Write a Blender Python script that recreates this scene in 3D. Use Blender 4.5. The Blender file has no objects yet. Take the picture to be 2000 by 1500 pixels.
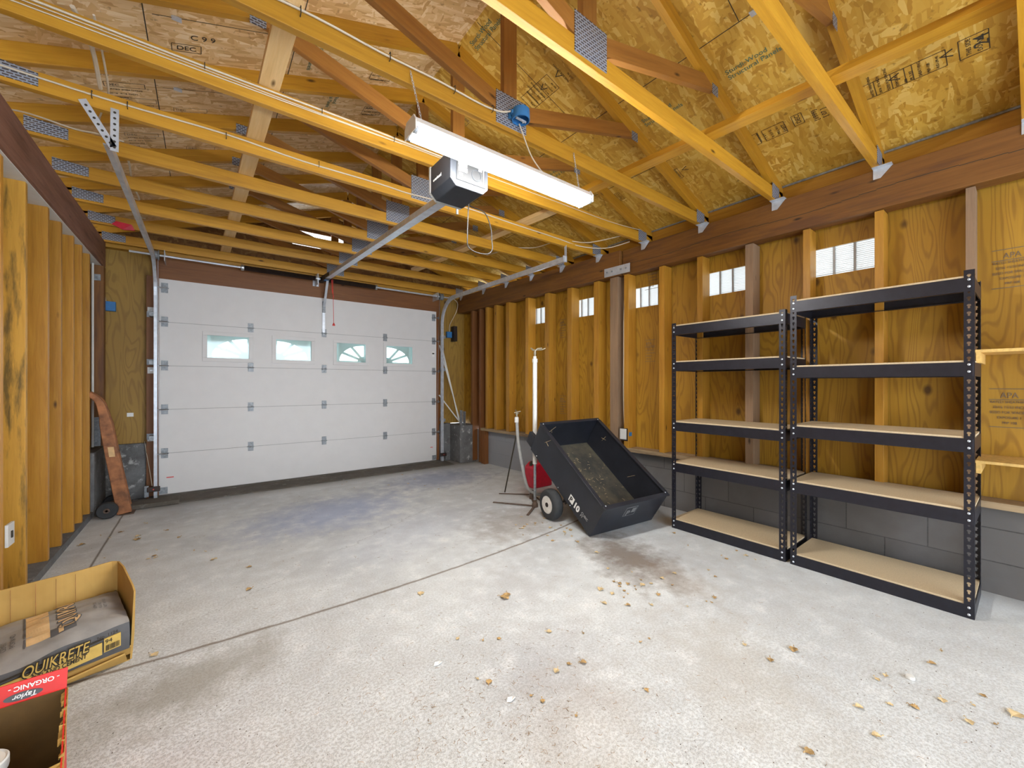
import bpy, bmesh, math, random
from mathutils import Vector, Matrix
random.seed(7)
SC = bpy.context.scene
COL = SC.collection
# ------------------------------------------------------------------ camera, sky, exposure
YAW = math.atan(600 / 781)
cam = bpy.data.cameras.new('camera'); cam.sensor_width = 36; cam.lens = 36 * 781 / 2000; cam.clip_start = .02
camo = bpy.data.objects.new('camera', cam); COL.objects.link(camo)
camo.location = (0, 0, 1.2); camo.rotation_euler = (math.pi / 2, 0, -YAW)
SC.camera = camo
W = bpy.data.worlds.new('sky'); SC.world = W; W.use_nodes = True
_bg = W.node_tree.nodes['Background']; _bg.inputs[0].default_value = (.80, .90, 1, 1); _bg.inputs[1].default_value = 3.4
TUBE = 78.0
SC.view_settings.view_transform = 'Standard'; SC.view_settings.look = 'None'
SC.view_settings.gamma = 1; SC.view_settings.use_curve_mapping = False
SC.view_settings.exposure = 1.2
SC.cycles.use_denoising = True
SC.cycles.max_bounces = 8; SC.cycles.diffuse_bounces = 5; SC.cycles.glossy_bounces = 3
SC.cycles.transparent_max_bounces = 8
SC.cycles.sample_clamp_indirect = 6

# ------------------------------------------------------------------ materials
def nt(name):
    m = bpy.data.materials.new(name); m.use_nodes = True
    t = m.node_tree; b = t.nodes['Principled BSDF']
    return m, t, b
def N(t, typ, **kw):
    n = t.nodes.new(typ)
    for k, v in kw.items():
        if k.startswith('i_'):
            key = k[2:]; key = int(key) if key.isdigit() else key.replace('_', ' ')
            n.inputs[key].default_value = v
        else: setattr(n, k, v)
    return n
def L(t, a, b): t.links.new(a, b)
def ramp(t, fac, stops):
    r = t.nodes.new('ShaderNodeValToRGB'); cr = r.color_ramp
    while len(cr.elements) < len(stops): cr.elements.new(.5)
    for e, (p, c) in zip(cr.elements, stops): e.position = p; e.color = (*c, 1) if len(c) == 3 else c
    L(t, fac, r.inputs[0]); return r.outputs[0]
def mix(t, fac, a, b, mode='MIX'):
    n = t.nodes.new('ShaderNodeMix'); n.data_type = 'RGBA'; n.blend_type = mode
    for s, v in ((n.inputs[0], fac), (n.inputs[6], a), (n.inputs[7], b)):
        if isinstance(v, bpy.types.NodeSocket): L(t, v, s)
        elif isinstance(v, tuple): s.default_value = (*v, 1) if len(v) == 3 else v
        else: s.default_value = v
    return n.outputs[2]
def mth(t, op, a, b=None, c=None):
    n = t.nodes.new('ShaderNodeMath'); n.operation = op
    for s, v in zip(n.inputs, (a, b, c)):
        if v is None: continue
        if isinstance(v, bpy.types.NodeSocket): L(t, v, s)
        else: s.default_value = v
    return n.outputs[0]
def objco(t, scale=(1, 1, 1), rot=(0, 0, 0), loc=(0, 0, 0), rnd=True):
    tc = t.nodes.new('ShaderNodeTexCoord'); mp = t.nodes.new('ShaderNodeMapping')
    mp.inputs['Scale'].default_value = scale; mp.inputs['Rotation'].default_value = rot; mp.inputs['Location'].default_value = loc
    src = tc.outputs['Object']
    if rnd:
        oi = t.nodes.new('ShaderNodeObjectInfo'); a = t.nodes.new('ShaderNodeVectorMath'); a.operation = 'ADD'
        k = mth(t, 'MULTIPLY', oi.outputs['Random'], 37.)
        L(t, src, a.inputs[0]); L(t, k, a.inputs[1]); src = a.outputs[0]
    L(t, src, mp.inputs[0]); return mp.outputs[0]
def noise(t, v, sc, det=4, rough=.55, dist=0.):
    n = t.nodes.new('ShaderNodeTexNoise'); n.inputs['Scale'].default_value = sc; n.inputs['Detail'].default_value = det
    n.inputs['Roughness'].default_value = rough; n.inputs['Distortion'].default_value = dist
    L(t, v, n.inputs['Vector']); return n.outputs['Fac']
def bump(t, b, h, s=.3, d=.01):
    n = t.nodes.new('ShaderNodeBump'); n.inputs['Strength'].default_value = s; n.inputs['Distance'].default_value = d
    L(t, h, n.inputs['Height']); L(t, n.outputs[0], b.inputs['Normal'])
def flat(name, c, rough=.5, metal=0., var=.12, sc=30, bmp=0.):
    m, t, b = nt(name)
    v = objco(t); n = noise(t, v, sc)
    d = tuple(x * (1 - var) for x in c); e = tuple(min(1, x * (1 + var)) for x in c)
    L(t, ramp(t, n, [(.3, d), (.7, e)]), b.inputs['Base Color'])
    b.inputs['Roughness'].default_value = rough; b.inputs['Metallic'].default_value = metal
    if bmp: bump(t, b, n, bmp, .004)
    return m
def wood(name, dark, mid, light, rough=.6, knot=.055, stain=None, grain=1.):
    """lumber: grain runs along the board's own local X"""
    m, t, b = nt(name)
    v = objco(t, (1.2, 22, 22)); n = noise(t, v, 2.2, 5, .6, .5)
    v2 = objco(t, (6, 90, 90)); n2 = noise(t, v2, 2, 3, .6)
    c = ramp(t, n, [(.22, dark), (.45, mid), (.75, light)])
    c = mix(t, mth(t, 'MULTIPLY', n2, .5 * grain), c, tuple(x * .55 for x in dark), 'MIX')
    big = noise(t, objco(t, (1, 3, 3)), 1.7, 2)
    c = mix(t, mth(t, 'MULTIPLY', big, .5), c, tuple(x * 1.15 for x in light))
    vk = N(t, 'ShaderNodeTexVoronoi', i_Scale=1.0); L(t, objco(t, (2.6, 8, 8)), vk.inputs['Vector'])
    k = ramp(t, vk.outputs['Distance'], [(knot * .55, (1, 1, 1)), (knot * 1.8, (0, 0, 0))])
    c = mix(t, k, c, tuple(x * .28 for x in dark))
    if stain:
        s = ramp(t, noise(t, objco(t, (.9, 7, 7)), 2.4, 5, .65), [(.50, (0, 0, 0)), (.64, (1, 1, 1))])
        c = mix(t, mth(t, 'MULTIPLY', s, stain[1]), c, stain[0])
    oi = t.nodes.new('ShaderNodeObjectInfo')
    hv = N(t, 'ShaderNodeHueSaturation'); L(t, c, hv.inputs['Color'])
    L(t, mth(t, 'MULTIPLY_ADD', oi.outputs['Random'], .28, .86), hv.inputs['Value'])
    L(t, hv.outputs[0], b.inputs['Base Color']); b.inputs['Roughness'].default_value = rough
    bump(t, b, n2, .15, .002)
    return m
M = {}
M['truss'] = wood('truss_lumber', (.25, .095, .004), (.44, .205, .010), (.57, .30, .024), .5)
M['web'] = wood('web_lumber', (.16, .055, .009), (.26, .105, .016), (.36, .16, .03), .55)
M['stud'] = wood('stud_lumber', (.24, .09, .006), (.40, .178, .013), (.53, .27, .03), .5)
M['leftstud'] = wood('left_stud_lumber', (.26, .09, .008), (.44, .195, .018), (.58, .30, .04), .40)
M['mouldstud'] = wood('mouldy_stud_lumber', (.42, .19, .018), (.54, .28, .032), (.62, .34, .05), .5, stain=((.05, .04, .012), .8))
M['grey'] = wood('weathered_stud', (.16, .10, .06), (.24, .15, .09), (.33, .21, .12), .7)
M['beam'] = wood('redwood_beam', (.075, .026, .004), (.15, .056, .008), (.24, .100, .018), .6, stain=((.07, .025, .015), .5))
M['beamleft'] = wood('rough_left_beam', (.12, .045, .026), (.20, .085, .05), (.30, .15, .10), .65, stain=((.08, .03, .018), .5))
M['header'] = wood('header_board', (.10, .030, .007), (.17, .058, .012), (.23, .09, .022), .55)
M['sill'] = wood('sill_board', (.22, .15, .09), (.36, .25, .14), (.48, .35, .20), .75, stain=((.12, .08, .05), .6))
M['brace'] = wood('brace_board', (.50, .28, .09), (.68, .43, .17), (.80, .58, .30), .6)
M['oldwood'] = flat('old_orange_wood', (.32, .125, .045), .6, var=.5, sc=14, bmp=.2)

def plywood(name, base, line, light):
    m, t, b = nt(name)
    v = objco(t, (4.5, 4.5, .75), rnd=False)
    n = noise(t, v, 1.3, 2, .45, .4)
    f = mth(t, 'SINE', mth(t, 'MULTIPLY', n, 95.))
    fine = noise(t, objco(t, (60, 60, 2.2), rnd=False), 2, 3)
    big = noise(t, objco(t, (1, 1, .6), rnd=False), 1.6, 3)
    c = ramp(t, big, [(.3, base), (.7, light)])
    c = mix(t, mth(t, 'MULTIPLY', ramp(t, f, [(.1, (0, 0, 0)), (.98, (1, 1, 1))]), .42), c, line)
    c = mix(t, mth(t, 'MULTIPLY', fine, .3), c, line)
    vk = N(t, 'ShaderNodeTexVoronoi', i_Scale=1.0); L(t, objco(t, (4, 4, 2.6), rnd=False), vk.inputs['Vector'])
    k = ramp(t, vk.outputs['Distance'], [(.045, (1, 1, 1)), (.11, (0, 0, 0))])
    c = mix(t, mth(t, 'MULTIPLY', k, .85), c, tuple(x * .35 for x in line))
    L(t, c, b.inputs['Base Color']); b.inputs['Roughness'].default_value = .6
    return m
M['ply'] = plywood('plywood_sheathing', (.36, .180, .009), (.16, .058, .004), (.49, .275, .024))
M['plyfront'] = plywood('mustard_plywood', (.30, .17, .025), (.16, .075, .012), (.40, .24, .04))

def osb(name, cols, warmth=1.):
    m, t, b = nt(name)
    tc = t.nodes.new('ShaderNodeTexCoord')
    wn = N(t, 'ShaderNodeTexNoise', i_Scale=3.2, i_Detail=2.0); L(t, tc.outputs['Object'], wn.inputs['Vector'])
    sub = t.nodes.new('ShaderNodeVectorMath'); sub.operation = 'MULTIPLY_ADD'
    L(t, wn.outputs['Color'], sub.inputs[0]); sub.inputs[1].default_value = (.045, .045, .045); L(t, tc.outputs['Object'], sub.inputs[2])
    outs = []
    for sc, rz in (((8, 46, 12), .34), ((9, 58, 14), -.30), ((34, 10, 12), .15)):
        mp = N(t, 'ShaderNodeMapping'); mp.inputs['Scale'].default_value = sc; mp.inputs['Rotation'].default_value = (0, 0, rz + 1.57)
        L(t, sub.outputs[0], mp.inputs[0])
        vo = N(t, 'ShaderNodeTexVoronoi', i_Scale=1.0); L(t, mp.outputs[0], vo.inputs['Vector'])
        sp = t.nodes.new('ShaderNodeSeparateColor'); L(t, vo.outputs['Color'], sp.inputs[0]); outs.append(sp.outputs[0])
    sel = noise(t, tc.outputs['Object'], 9, 2)
    a = mth(t, 'GREATER_THAN', sel, .5); bsel = mth(t, 'GREATER_THAN', noise(t, tc.outputs['Object'], 14, 2), .57)
    mm = mix(t, a, outs[0], outs[1]); mm = mix(t, bsel, mm, outs[2])
    c = ramp(t, mm, [(0, cols[0]), (.35, cols[1]), (.7, cols[2]), (1, cols[3])])
    big = noise(t, tc.outputs['Object'], 1.6, 3)
    c = mix(t, mth(t, 'MULTIPLY', big, .5), c, cols[1])
    dk = ramp(t, noise(t, sub.outputs[0], 26, 3), [(.64, (0, 0, 0)), (.72, (1, 1, 1))])
    c = mix(t, mth(t, 'MULTIPLY', dk, .6), c, tuple(x * .5 for x in cols[0]))
    L(t, c, b.inputs['Base Color']); b.inputs['Roughness'].default_value = .55
    bump(t, b, mm, .12, .002)
    return m
M['osb'] = osb('osb_sheathing', [(.36, .18, .018), (.50, .285, .036), (.58, .355, .058), (.72, .51, .15)])
M['osblit'] = osb('lit_osb_sheathing', [(.46, .26, .09), (.64, .42, .19), (.74, .53, .29), (.86, .70, .47)])  # OSB lightened: the left slope's stronger light is put into its colour
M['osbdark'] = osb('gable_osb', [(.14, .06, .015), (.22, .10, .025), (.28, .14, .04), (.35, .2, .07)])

def floor_mat():
    m, t, b = nt('garage_floor_concrete')
    tc = t.nodes.new('ShaderNodeTexCoord'); o = tc.outputs['Object']
    sp = t.nodes.new('ShaderNodeSeparateXYZ'); L(t, o, sp.inputs[0]); X, Y = sp.outputs[0], sp.outputs[1]
    n1 = noise(t, o, 1.1, 6, .62, .3); n2 = noise(t, o, 7, 5, .65); n3 = noise(t, o, 90, 3, .7); n4 = noise(t, o, 240, 2, .6)
    c = ramp(t, n1, [(.30, (.48, .51, .54)), (.50, (.60, .635, .66)), (.68, (.70, .735, .75))])
    c = mix(t, mth(t, 'MULTIPLY', ramp(t, n2, [(.35, (1, 1, 1)), (.60, (0, 0, 0))]), .30), c, (.36, .34, .32))
    c = mix(t, mth(t, 'MULTIPLY', ramp(t, n2, [(.56, (0, 0, 0)), (.72, (1, 1, 1))]), .55), c, (.80, .80, .80))
    # exposed aggregate, strongest on the worn part by the camera
    d = mth(t, 'SUBTRACT', 1.0, mth(t, 'MULTIPLY', mth(t, 'ADD', X, Y), .24)); d = mth(t, 'MAXIMUM', mth(t, 'MINIMUM', d, .75), .10)
    sp3 = ramp(t, n3, [(.44, (1, 1, 1)), (.56, (0, 0, 0))])
    c = mix(t, mth(t, 'MULTIPLY', sp3, mth(t, 'MULTIPLY', d, .95)), c, (.22, .21, .20))
    sp4 = ramp(t, n4, [(.40, (0, 0, 0)), (.62, (1, 1, 1))])
    c = mix(t, mth(t, 'MULTIPLY', sp4, mth(t, 'MULTIPLY', d, .7)), c, (.84, .82, .78))
    # oil / dirt stains; bluish patches are window daylight painted into the floor colour
    def blob(cx, cy, r, stretch=1., ang=0.):
        ca, sa = math.cos(ang), math.sin(ang)
        dx = mth(t, 'SUBTRACT', X, cx); dy = mth(t, 'SUBTRACT', Y, cy)
        u = mth(t, 'ADD', mth(t, 'MULTIPLY', dx, ca), mth(t, 'MULTIPLY', dy, sa))
        v = mth(t, 'SUBTRACT', mth(t, 'MULTIPLY', dy, ca), mth(t, 'MULTIPLY', dx, sa))
        r2 = mth(t, 'SQRT', mth(t, 'ADD', mth(t, 'POWER', mth(t, 'DIVIDE', u, stretch), 2.), mth(t, 'POWER', v, 2.)))
        r2 = mth(t, 'ADD', r2, mth(t, 'MULTIPLY', mth(t, 'SUBTRACT', n2, .5), r * 1.6))
        return ramp(t, r2, [(r * .25, (1, 1, 1)), (r, (0, 0, 0))])
    for cx, cy, r, st, an, s, col in (
            (2.33, 1.72, .34, 1.6, 1.2, .78, (.14, .10, .07)), (2.15, 2.75, .40, 1.5, .3, .5, (.22, .17, .13)),
            (2.3, 1.35, .22, 1.6, 1.4, .35, (.27, .20, .14)), (.95, 4.0, .62, 1.5, .2, .52, (.24, .32, .58)), (1.3, 3.1, .5, 1.6, .5, .22, (.36, .42, .60)), (2.35, 4.6, .55, 1.6, .0, .50, (.17, .22, .42)),
            (1.15, 1.25, .30, 1.4, .2, .30, (.30, .29, .31)), (1.0, .95, .30, 1.7, .4, .22, (.40, .32, .25)),
            (-.05, 2.05, .24, 1.8, .3, .6, (.26, .24, .19)), (1.45, 1.9, .3, 1.3, .3, .2, (.30, .29, .31)),
            (1.75, .75, .35, 1.6, 1.0, .24, (.42, .36, .27))):
        c = mix(t, mth(t, 'MULTIPLY', blob(cx, cy, r, st, an), s), c, col)
    # dirt along the walls
    e = ramp(t, mth(t, 'ADD', X, mth(t, 'MULTIPLY', n2, .25)), [(.0, (0, 0, 0)), (1, (1, 1, 1))])
    def band(val, lo, hi): return ramp(t, mth(t, 'MULTIPLY', mth(t, 'SUBTRACT', val, lo), 1. / (hi - lo)), [(0, (0, 0, 0)), (1, (1, 1, 1))])
    yy = mth(t, 'ADD', Y, mth(t, 'MULTIPLY', n2, .3))
    c = mix(t, mth(t, 'MULTIPLY', band(yy, 5.15, 5.45), .75), c, (.12, .10, .08))
    xx = mth(t, 'ADD', X, mth(t, 'MULTIPLY', n2, .3))
    c = mix(t, mth(t, 'MULTIPLY', band(xx, 3.55, 3.75), .4), c, (.22, .18, .14))
    # control joints
    w1 = mth(t, 'SUBTRACT', Y, mth(t, 'ADD', mth(t, 'MULTIPLY', mth(t, 'POWER', mth(t, 'SUBTRACT', X, .75), 2.), .045), 2.285))
    w1 = mth(t, 'ABSOLUTE', mth(t, 'ADD', w1, mth(t, 'MULTIPLY', mth(t, 'SUBTRACT', n2, .5), .025)))
    c = mix(t, mth(t, 'MULTIPLY', ramp(t, w1, [(.003, (1, 1, 1)), (.014, (0, 0, 0))]), mth(t, 'MULTIPLY_ADD', n3, .7, .45)), c, (.13, .085, .05))
    w2 = mth(t, 'ABSOLUTE', mth(t, 'ADD', mth(t, 'ADD', X, .595), mth(t, 'MULTIPLY', mth(t, 'SUBTRACT', n2, .5), .01)))
    c = mix(t, mth(t, 'MULTIPLY', ramp(t, w2, [(.003, (1, 1, 1)), (.009, (0, 0, 0))]), .85), c, (.10, .08, .06))
    # wandering crack in the near slab
    w3 = mth(t, 'SUBTRACT', Y, mth(t, 'ADD', mth(t, 'MULTIPLY', X, .55), 2.62))
    w3 = mth(t, 'ABSOLUTE', mth(t, 'ADD', w3, mth(t, 'MULTIPLY', mth(t, 'SUBTRACT', n2, .5), .3)))
    gate = mth(t, 'GREATER_THAN', n1, .5)
    c = mix(t, mth(t, 'MULTIPLY', ramp(t, w3, [(.001, (1, 1, 1)), (.006, (0, 0, 0))]), mth(t, 'MULTIPLY', gate, .4)), c, (.12, .10, .09))
    L(t, c, b.inputs['Base Color'])
    L(t, ramp(t, n1, [(.3, (.75, .75, .75)), (.7, (.55, .55, .55))]), b.inputs['Roughness'])
    h = mth(t, 'ADD', mth(t, 'MULTIPLY', n3, .5), mth(t, 'MULTIPLY', n2, .4)); bump(t, b, h, .35, .006)
    return m
M['floor'] = floor_mat()
def block_mat():
    m, t, b = nt('painted_block_with_shade')
    tc = t.nodes.new('ShaderNodeTexCoord'); sp = t.nodes.new('ShaderNodeSeparateXYZ'); L(t, tc.outputs['Object'], sp.inputs[0])
    cb = t.nodes.new('ShaderNodeCombineXYZ'); L(t, sp.outputs[1], cb.inputs[0]); L(t, mth(t, 'ADD', sp.outputs[2], .008), cb.inputs[1])
    br = N(t, 'ShaderNodeTexBrick', i_Scale=1.0); br.inputs['Brick Width'].default_value = .40; br.inputs['Row Height'].default_value = .19
    br.inputs['Mortar Size'].default_value = .0035; br.inputs['Mortar Smooth'].default_value = .3; br.offset = .5
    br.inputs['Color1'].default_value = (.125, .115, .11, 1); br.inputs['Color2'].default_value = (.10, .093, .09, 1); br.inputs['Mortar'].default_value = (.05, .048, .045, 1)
    L(t, cb.outputs[0], br.inputs['Vector'])
    n = noise(t, tc.outputs['Object'], 90, 4, .7); n2 = noise(t, tc.outputs['Object'], 2.2, 4, .6)
    c = mix(t, mth(t, 'MULTIPLY', ramp(t, n, [(.35, (1, 1, 1)), (.6, (0, 0, 0))]), .35), br.outputs['Color'], (.12, .11, .10))
    c = mix(t, mth(t, 'MULTIPLY', ramp(t, n2, [(.5, (0, 0, 0)), (.75, (1, 1, 1))]), .2), c, (.30, .30, .32))
    pt = ramp(t, mth(t, 'ADD', mth(t, 'MULTIPLY', sp.outputs[1], .5), mth(t, 'MULTIPLY', n2, .2)), [(.95, (0, 0, 0)), (1.05, (1, 1, 1))])  # shelf shadow put into the colour: dark behind shelves, lighter beyond
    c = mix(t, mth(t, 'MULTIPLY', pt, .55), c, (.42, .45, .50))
    L(t, c, b.inputs['Base Color']); b.inputs['Roughness'].default_value = .75
    h = mth(t, 'SUBTRACT', mth(t, 'MULTIPLY', n, .3), br.outputs['Fac']); bump(t, b, h, .5, .006)
    return m
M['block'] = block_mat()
def rough_concrete(name, a, bcol, white=.25):
    m, t, b = nt(name)
    v = objco(t, rnd=False); n = noise(t, v, 4, 6, .7); n2 = noise(t, v, 60, 3, .7); n3 = noise(t, v, 9, 5, .7)
    c = ramp(t, n, [(.35, a), (.65, bcol)])
    c = mix(t, mth(t, 'MULTIPLY', n2, .4), c, tuple(x * .4 for x in a))
    c = mix(t, mth(t, 'MULTIPLY', ramp(t, n3, [(.58, (0, 0, 0)), (.68, (1, 1, 1))]), white), c, (.62, .63, .62))
    L(t, c, b.inputs['Base Color']); b.inputs['Roughness'].default_value = .85; bump(t, b, n2, .5, .006)
    return m
M['found'] = rough_concrete('foundation_concrete', (.11, .11, .11), (.22, .225, .23), .6)
M['slab'] = rough_concrete('threshold_concrete', (.08, .07, .055), (.14, .12, .10), .15)
M['door'] = flat('door_white_steel', (.68, .67, .665), .5, var=.02, sc=8, bmp=.05)
M['doorgap'] = flat('door_seam', (.25, .25, .25), .7)
M['galv'] = flat('galvanized_steel', (.56, .60, .66), .35, .45, .15, 20)
M['galvdull'] = flat('dull_galvanized', (.27, .29, .31), .5, .4, .3, 45)
M['steel'] = flat('grey_steel', (.36, .36, .37), .4, .8)
M['spring'] = flat('dark_spring', (.045, .03, .025), .5, .5)
M['blackm'] = flat('black_shelf_steel', (.016, .016, .024), .38, .3, .2)
M['pboard'] = flat('particle_board', (.56, .44, .28), .75, var=.10, sc=160)
M['plyedge'] = flat('shelf_plywood', (.66, .42, .13), .6, var=.2, sc=50)
M['cart'] = flat('black_poly', (.015, .017, .024), .42, 0, .25, 6, .08)
M['cartin'] = None
M['rubber'] = flat('tyre_rubber', (.03, .032, .035), .8)
M['hub'] = flat('white_wheel_hub', (.70, .68, .64), .45)
M['white'] = flat('white_plastic', (.68, .68, .66), .45, var=.04)
M['cable'] = flat('white_cable', (.56, .49, .38), .55, var=.05)
M['paper'] = flat('white_label', (.80, .80, .78), .7, var=.03)
M['grey_l'] = flat('grey_plastic', (.36, .365, .36), .5)
M['blue'] = flat('blue_plastic_box', (.03, .17, .42), .5, var=.1)
M['red'] = flat('red_plastic', (.50, .012, .035), .4)
M['redcord'] = flat('red_cord', (.65, .05, .04), .5)
M['ink'] = flat('black_stamp_ink', (.035, .028, .018), .8)
M['inkgreen'] = flat('green_stamp_ink', (.07, .15, .10), .8)
M['inkfade'] = flat('faded_stamp_ink', (.18, .13, .08), .8)
M['iron'] = flat('rusty_iron', (.13, .09, .07), .8, .3, .4, 40)
M['darkwire'] = flat('grey_wire', (.018, .018, .018), .7)
M['brass'] = flat('tarnished_brass', (.34, .30, .22), .45, .8)
M['opener'] = flat('black_opener_case', (.022, .026, .034), .45)
M['openerface'] = flat('opener_back_panel', (.010, .011, .013), .6)
M['leaf'] = flat('dry_leaf', (.42, .27, .11), .8, var=.5, sc=40)
M['leaf2'] = flat('pale_dry_leaf', (.58, .44, .24), .8, var=.3, sc=40)
M['needle'] = flat('pine_needles', (.30, .17, .06), .8, var=.4)
M['redpaper'] = flat('red_carton', (.70, .025, .02), .5, var=.05)
M['cardin'] = flat('brown_carton_inside', (.13, .07, .018), .85)
M['bag'] = flat('cement_bag_grey', (.30, .285, .27), .7, var=.15, sc=14, bmp=.3)
M['bagdark'] = flat('cement_bag_dark', (.10, .10, .105), .7)
M['bagtan'] = flat('cement_bag_tan', (.68, .45, .22), .7)
M['bagyel'] = flat('cement_bag_yellow', (.62, .42, .10), .7)
M['rag'] = flat('yellow_rag', (.62, .38, .06), .9, var=.4, sc=60, bmp=.6)
def cardboard():
    m, t, b = nt('corrugated_cardboard')
    v = objco(t, (90, 90, 1), rnd=False); n = noise(t, v, 1, 2); n2 = noise(t, objco(t), 5, 3)
    c = ramp(t, n2, [(.3, (.44, .26, .06)), (.7, (.60, .38, .11))])
    c = mix(t, mth(t, 'MULTIPLY', n, .25), c, (.36, .20, .05))
    L(t, c, b.inputs['Base Color']); b.inputs['Roughness'].default_value = .8
    return m
M['card'] = cardboard()
def cart_floor():
    m, t, b = nt('dusty_tub_inside')
    v = objco(t, rnd=False); n = noise(t, v, 5, 6, .7); n2 = noise(t, v, 70, 3, .7)
    c = ramp(t, n, [(.40, (.018, .019, .022)), (.62, (.075, .065, .045)), (.8, (.14, .115, .07))])
    c = mix(t, mth(t, 'MULTIPLY', n2, .3), c, (.10, .09, .06))
    L(t, c, b.inputs['Base Color']); b.inputs['Roughness'].default_value = .6
    return m
M['cartin'] = cart_floor()
def plate_mat():
    m, t, b = nt('nail_plate_steel')
    tc = t.nodes.new('ShaderNodeTexCoord'); sp = t.nodes.new('ShaderNodeSeparateXYZ'); L(t, tc.outputs['Object'], sp.inputs[0])
    cb = t.nodes.new('ShaderNodeCombineXYZ'); L(t, sp.outputs[0], cb.inputs[0]); L(t, sp.outputs[2], cb.inputs[1])
    br = N(t, 'ShaderNodeTexBrick', i_Scale=1.0); br.inputs['Brick Width'].default_value = .026; br.inputs['Row Height'].default_value = .012
    br.inputs['Mortar Size'].default_value = .0030; br.inputs['Color1'].default_value = (.035, .03, .04, 1); br.inputs['Color2'].default_value = (.12, .09, .07, 1)
    br.inputs['Mortar'].default_value = (.30, .34, .42, 1); L(t, cb.outputs[0], br.inputs['Vector'])
    L(t, br.outputs['Color'], b.inputs['Base Color']); b.inputs['Roughness'].default_value = .5; b.inputs['Metallic'].default_value = .3
    return m
M['plate'] = plate_mat()
def emis(name, c, s):
    m, t, b = nt(name); b.inputs['Emission Color'].default_value = (*c, 1); b.inputs['Emission Strength'].default_value = s
    b.inputs['Base Color'].default_value = (.9, .9, .9, 1); return m
M['tube'] = emis('lit_fluorescent_tube', (1, .985, .94), TUBE)
def glass():
    m, t, b = nt('door_window_glass')
    tr = N(t, 'ShaderNodeBsdfTransparent'); tr.inputs[0].default_value = (.90, .96, .96, 1); gl = N(t, 'ShaderNodeBsdfGlossy'); gl.inputs['Roughness'].default_value = .05
    mx = N(t, 'ShaderNodeMixShader'); mx.inputs[0].default_value = .07; L(t, tr.outputs[0], mx.inputs[1]); L(t, gl.outputs[0], mx.inputs[2]); L(t, mx.outputs[0], t.nodes['Material Output'].inputs[0])
    return m
M['glass'] = glass()
M['fan_opaque'] = flat('white_fanlight_insert', (.74, .80, .79), .5, var=.02)

def fanmat():
    m, t, b = nt('translucent_fanlight'); b.inputs['Base Color'].default_value = (.74, .82, .80, 1); b.inputs['Roughness'].default_value = .5
    tr = N(t, 'ShaderNodeBsdfTranslucent'); tr.inputs[0].default_value = (.75, .86, .84, 1); mx = N(t, 'ShaderNodeMixShader'); mx.inputs[0].default_value = .16
    L(t, b.outputs[0], mx.inputs[1]); L(t, tr.outputs[0], mx.inputs[2]); L(t, mx.outputs[0], t.nodes['Material Output'].inputs[0]); return m
M['fan'] = fanmat()
def ventmat():
    m, t, b = nt('white_vent_plastic'); b.inputs['Base Color'].default_value = (.7, .7, .69, 1)
    tr = N(t, 'ShaderNodeBsdfTranslucent'); tr.inputs[0].default_value = (.9, .9, .88, 1); mx = N(t, 'ShaderNodeMixShader'); mx.inputs[0].default_value = .45
    L(t, b.outputs[0], mx.inputs[1]); L(t, tr.outputs[0], mx.inputs[2]); L(t, mx.outputs[0], t.nodes['Material Output'].inputs[0]); return m
M['ventplastic'] = ventmat()
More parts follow.
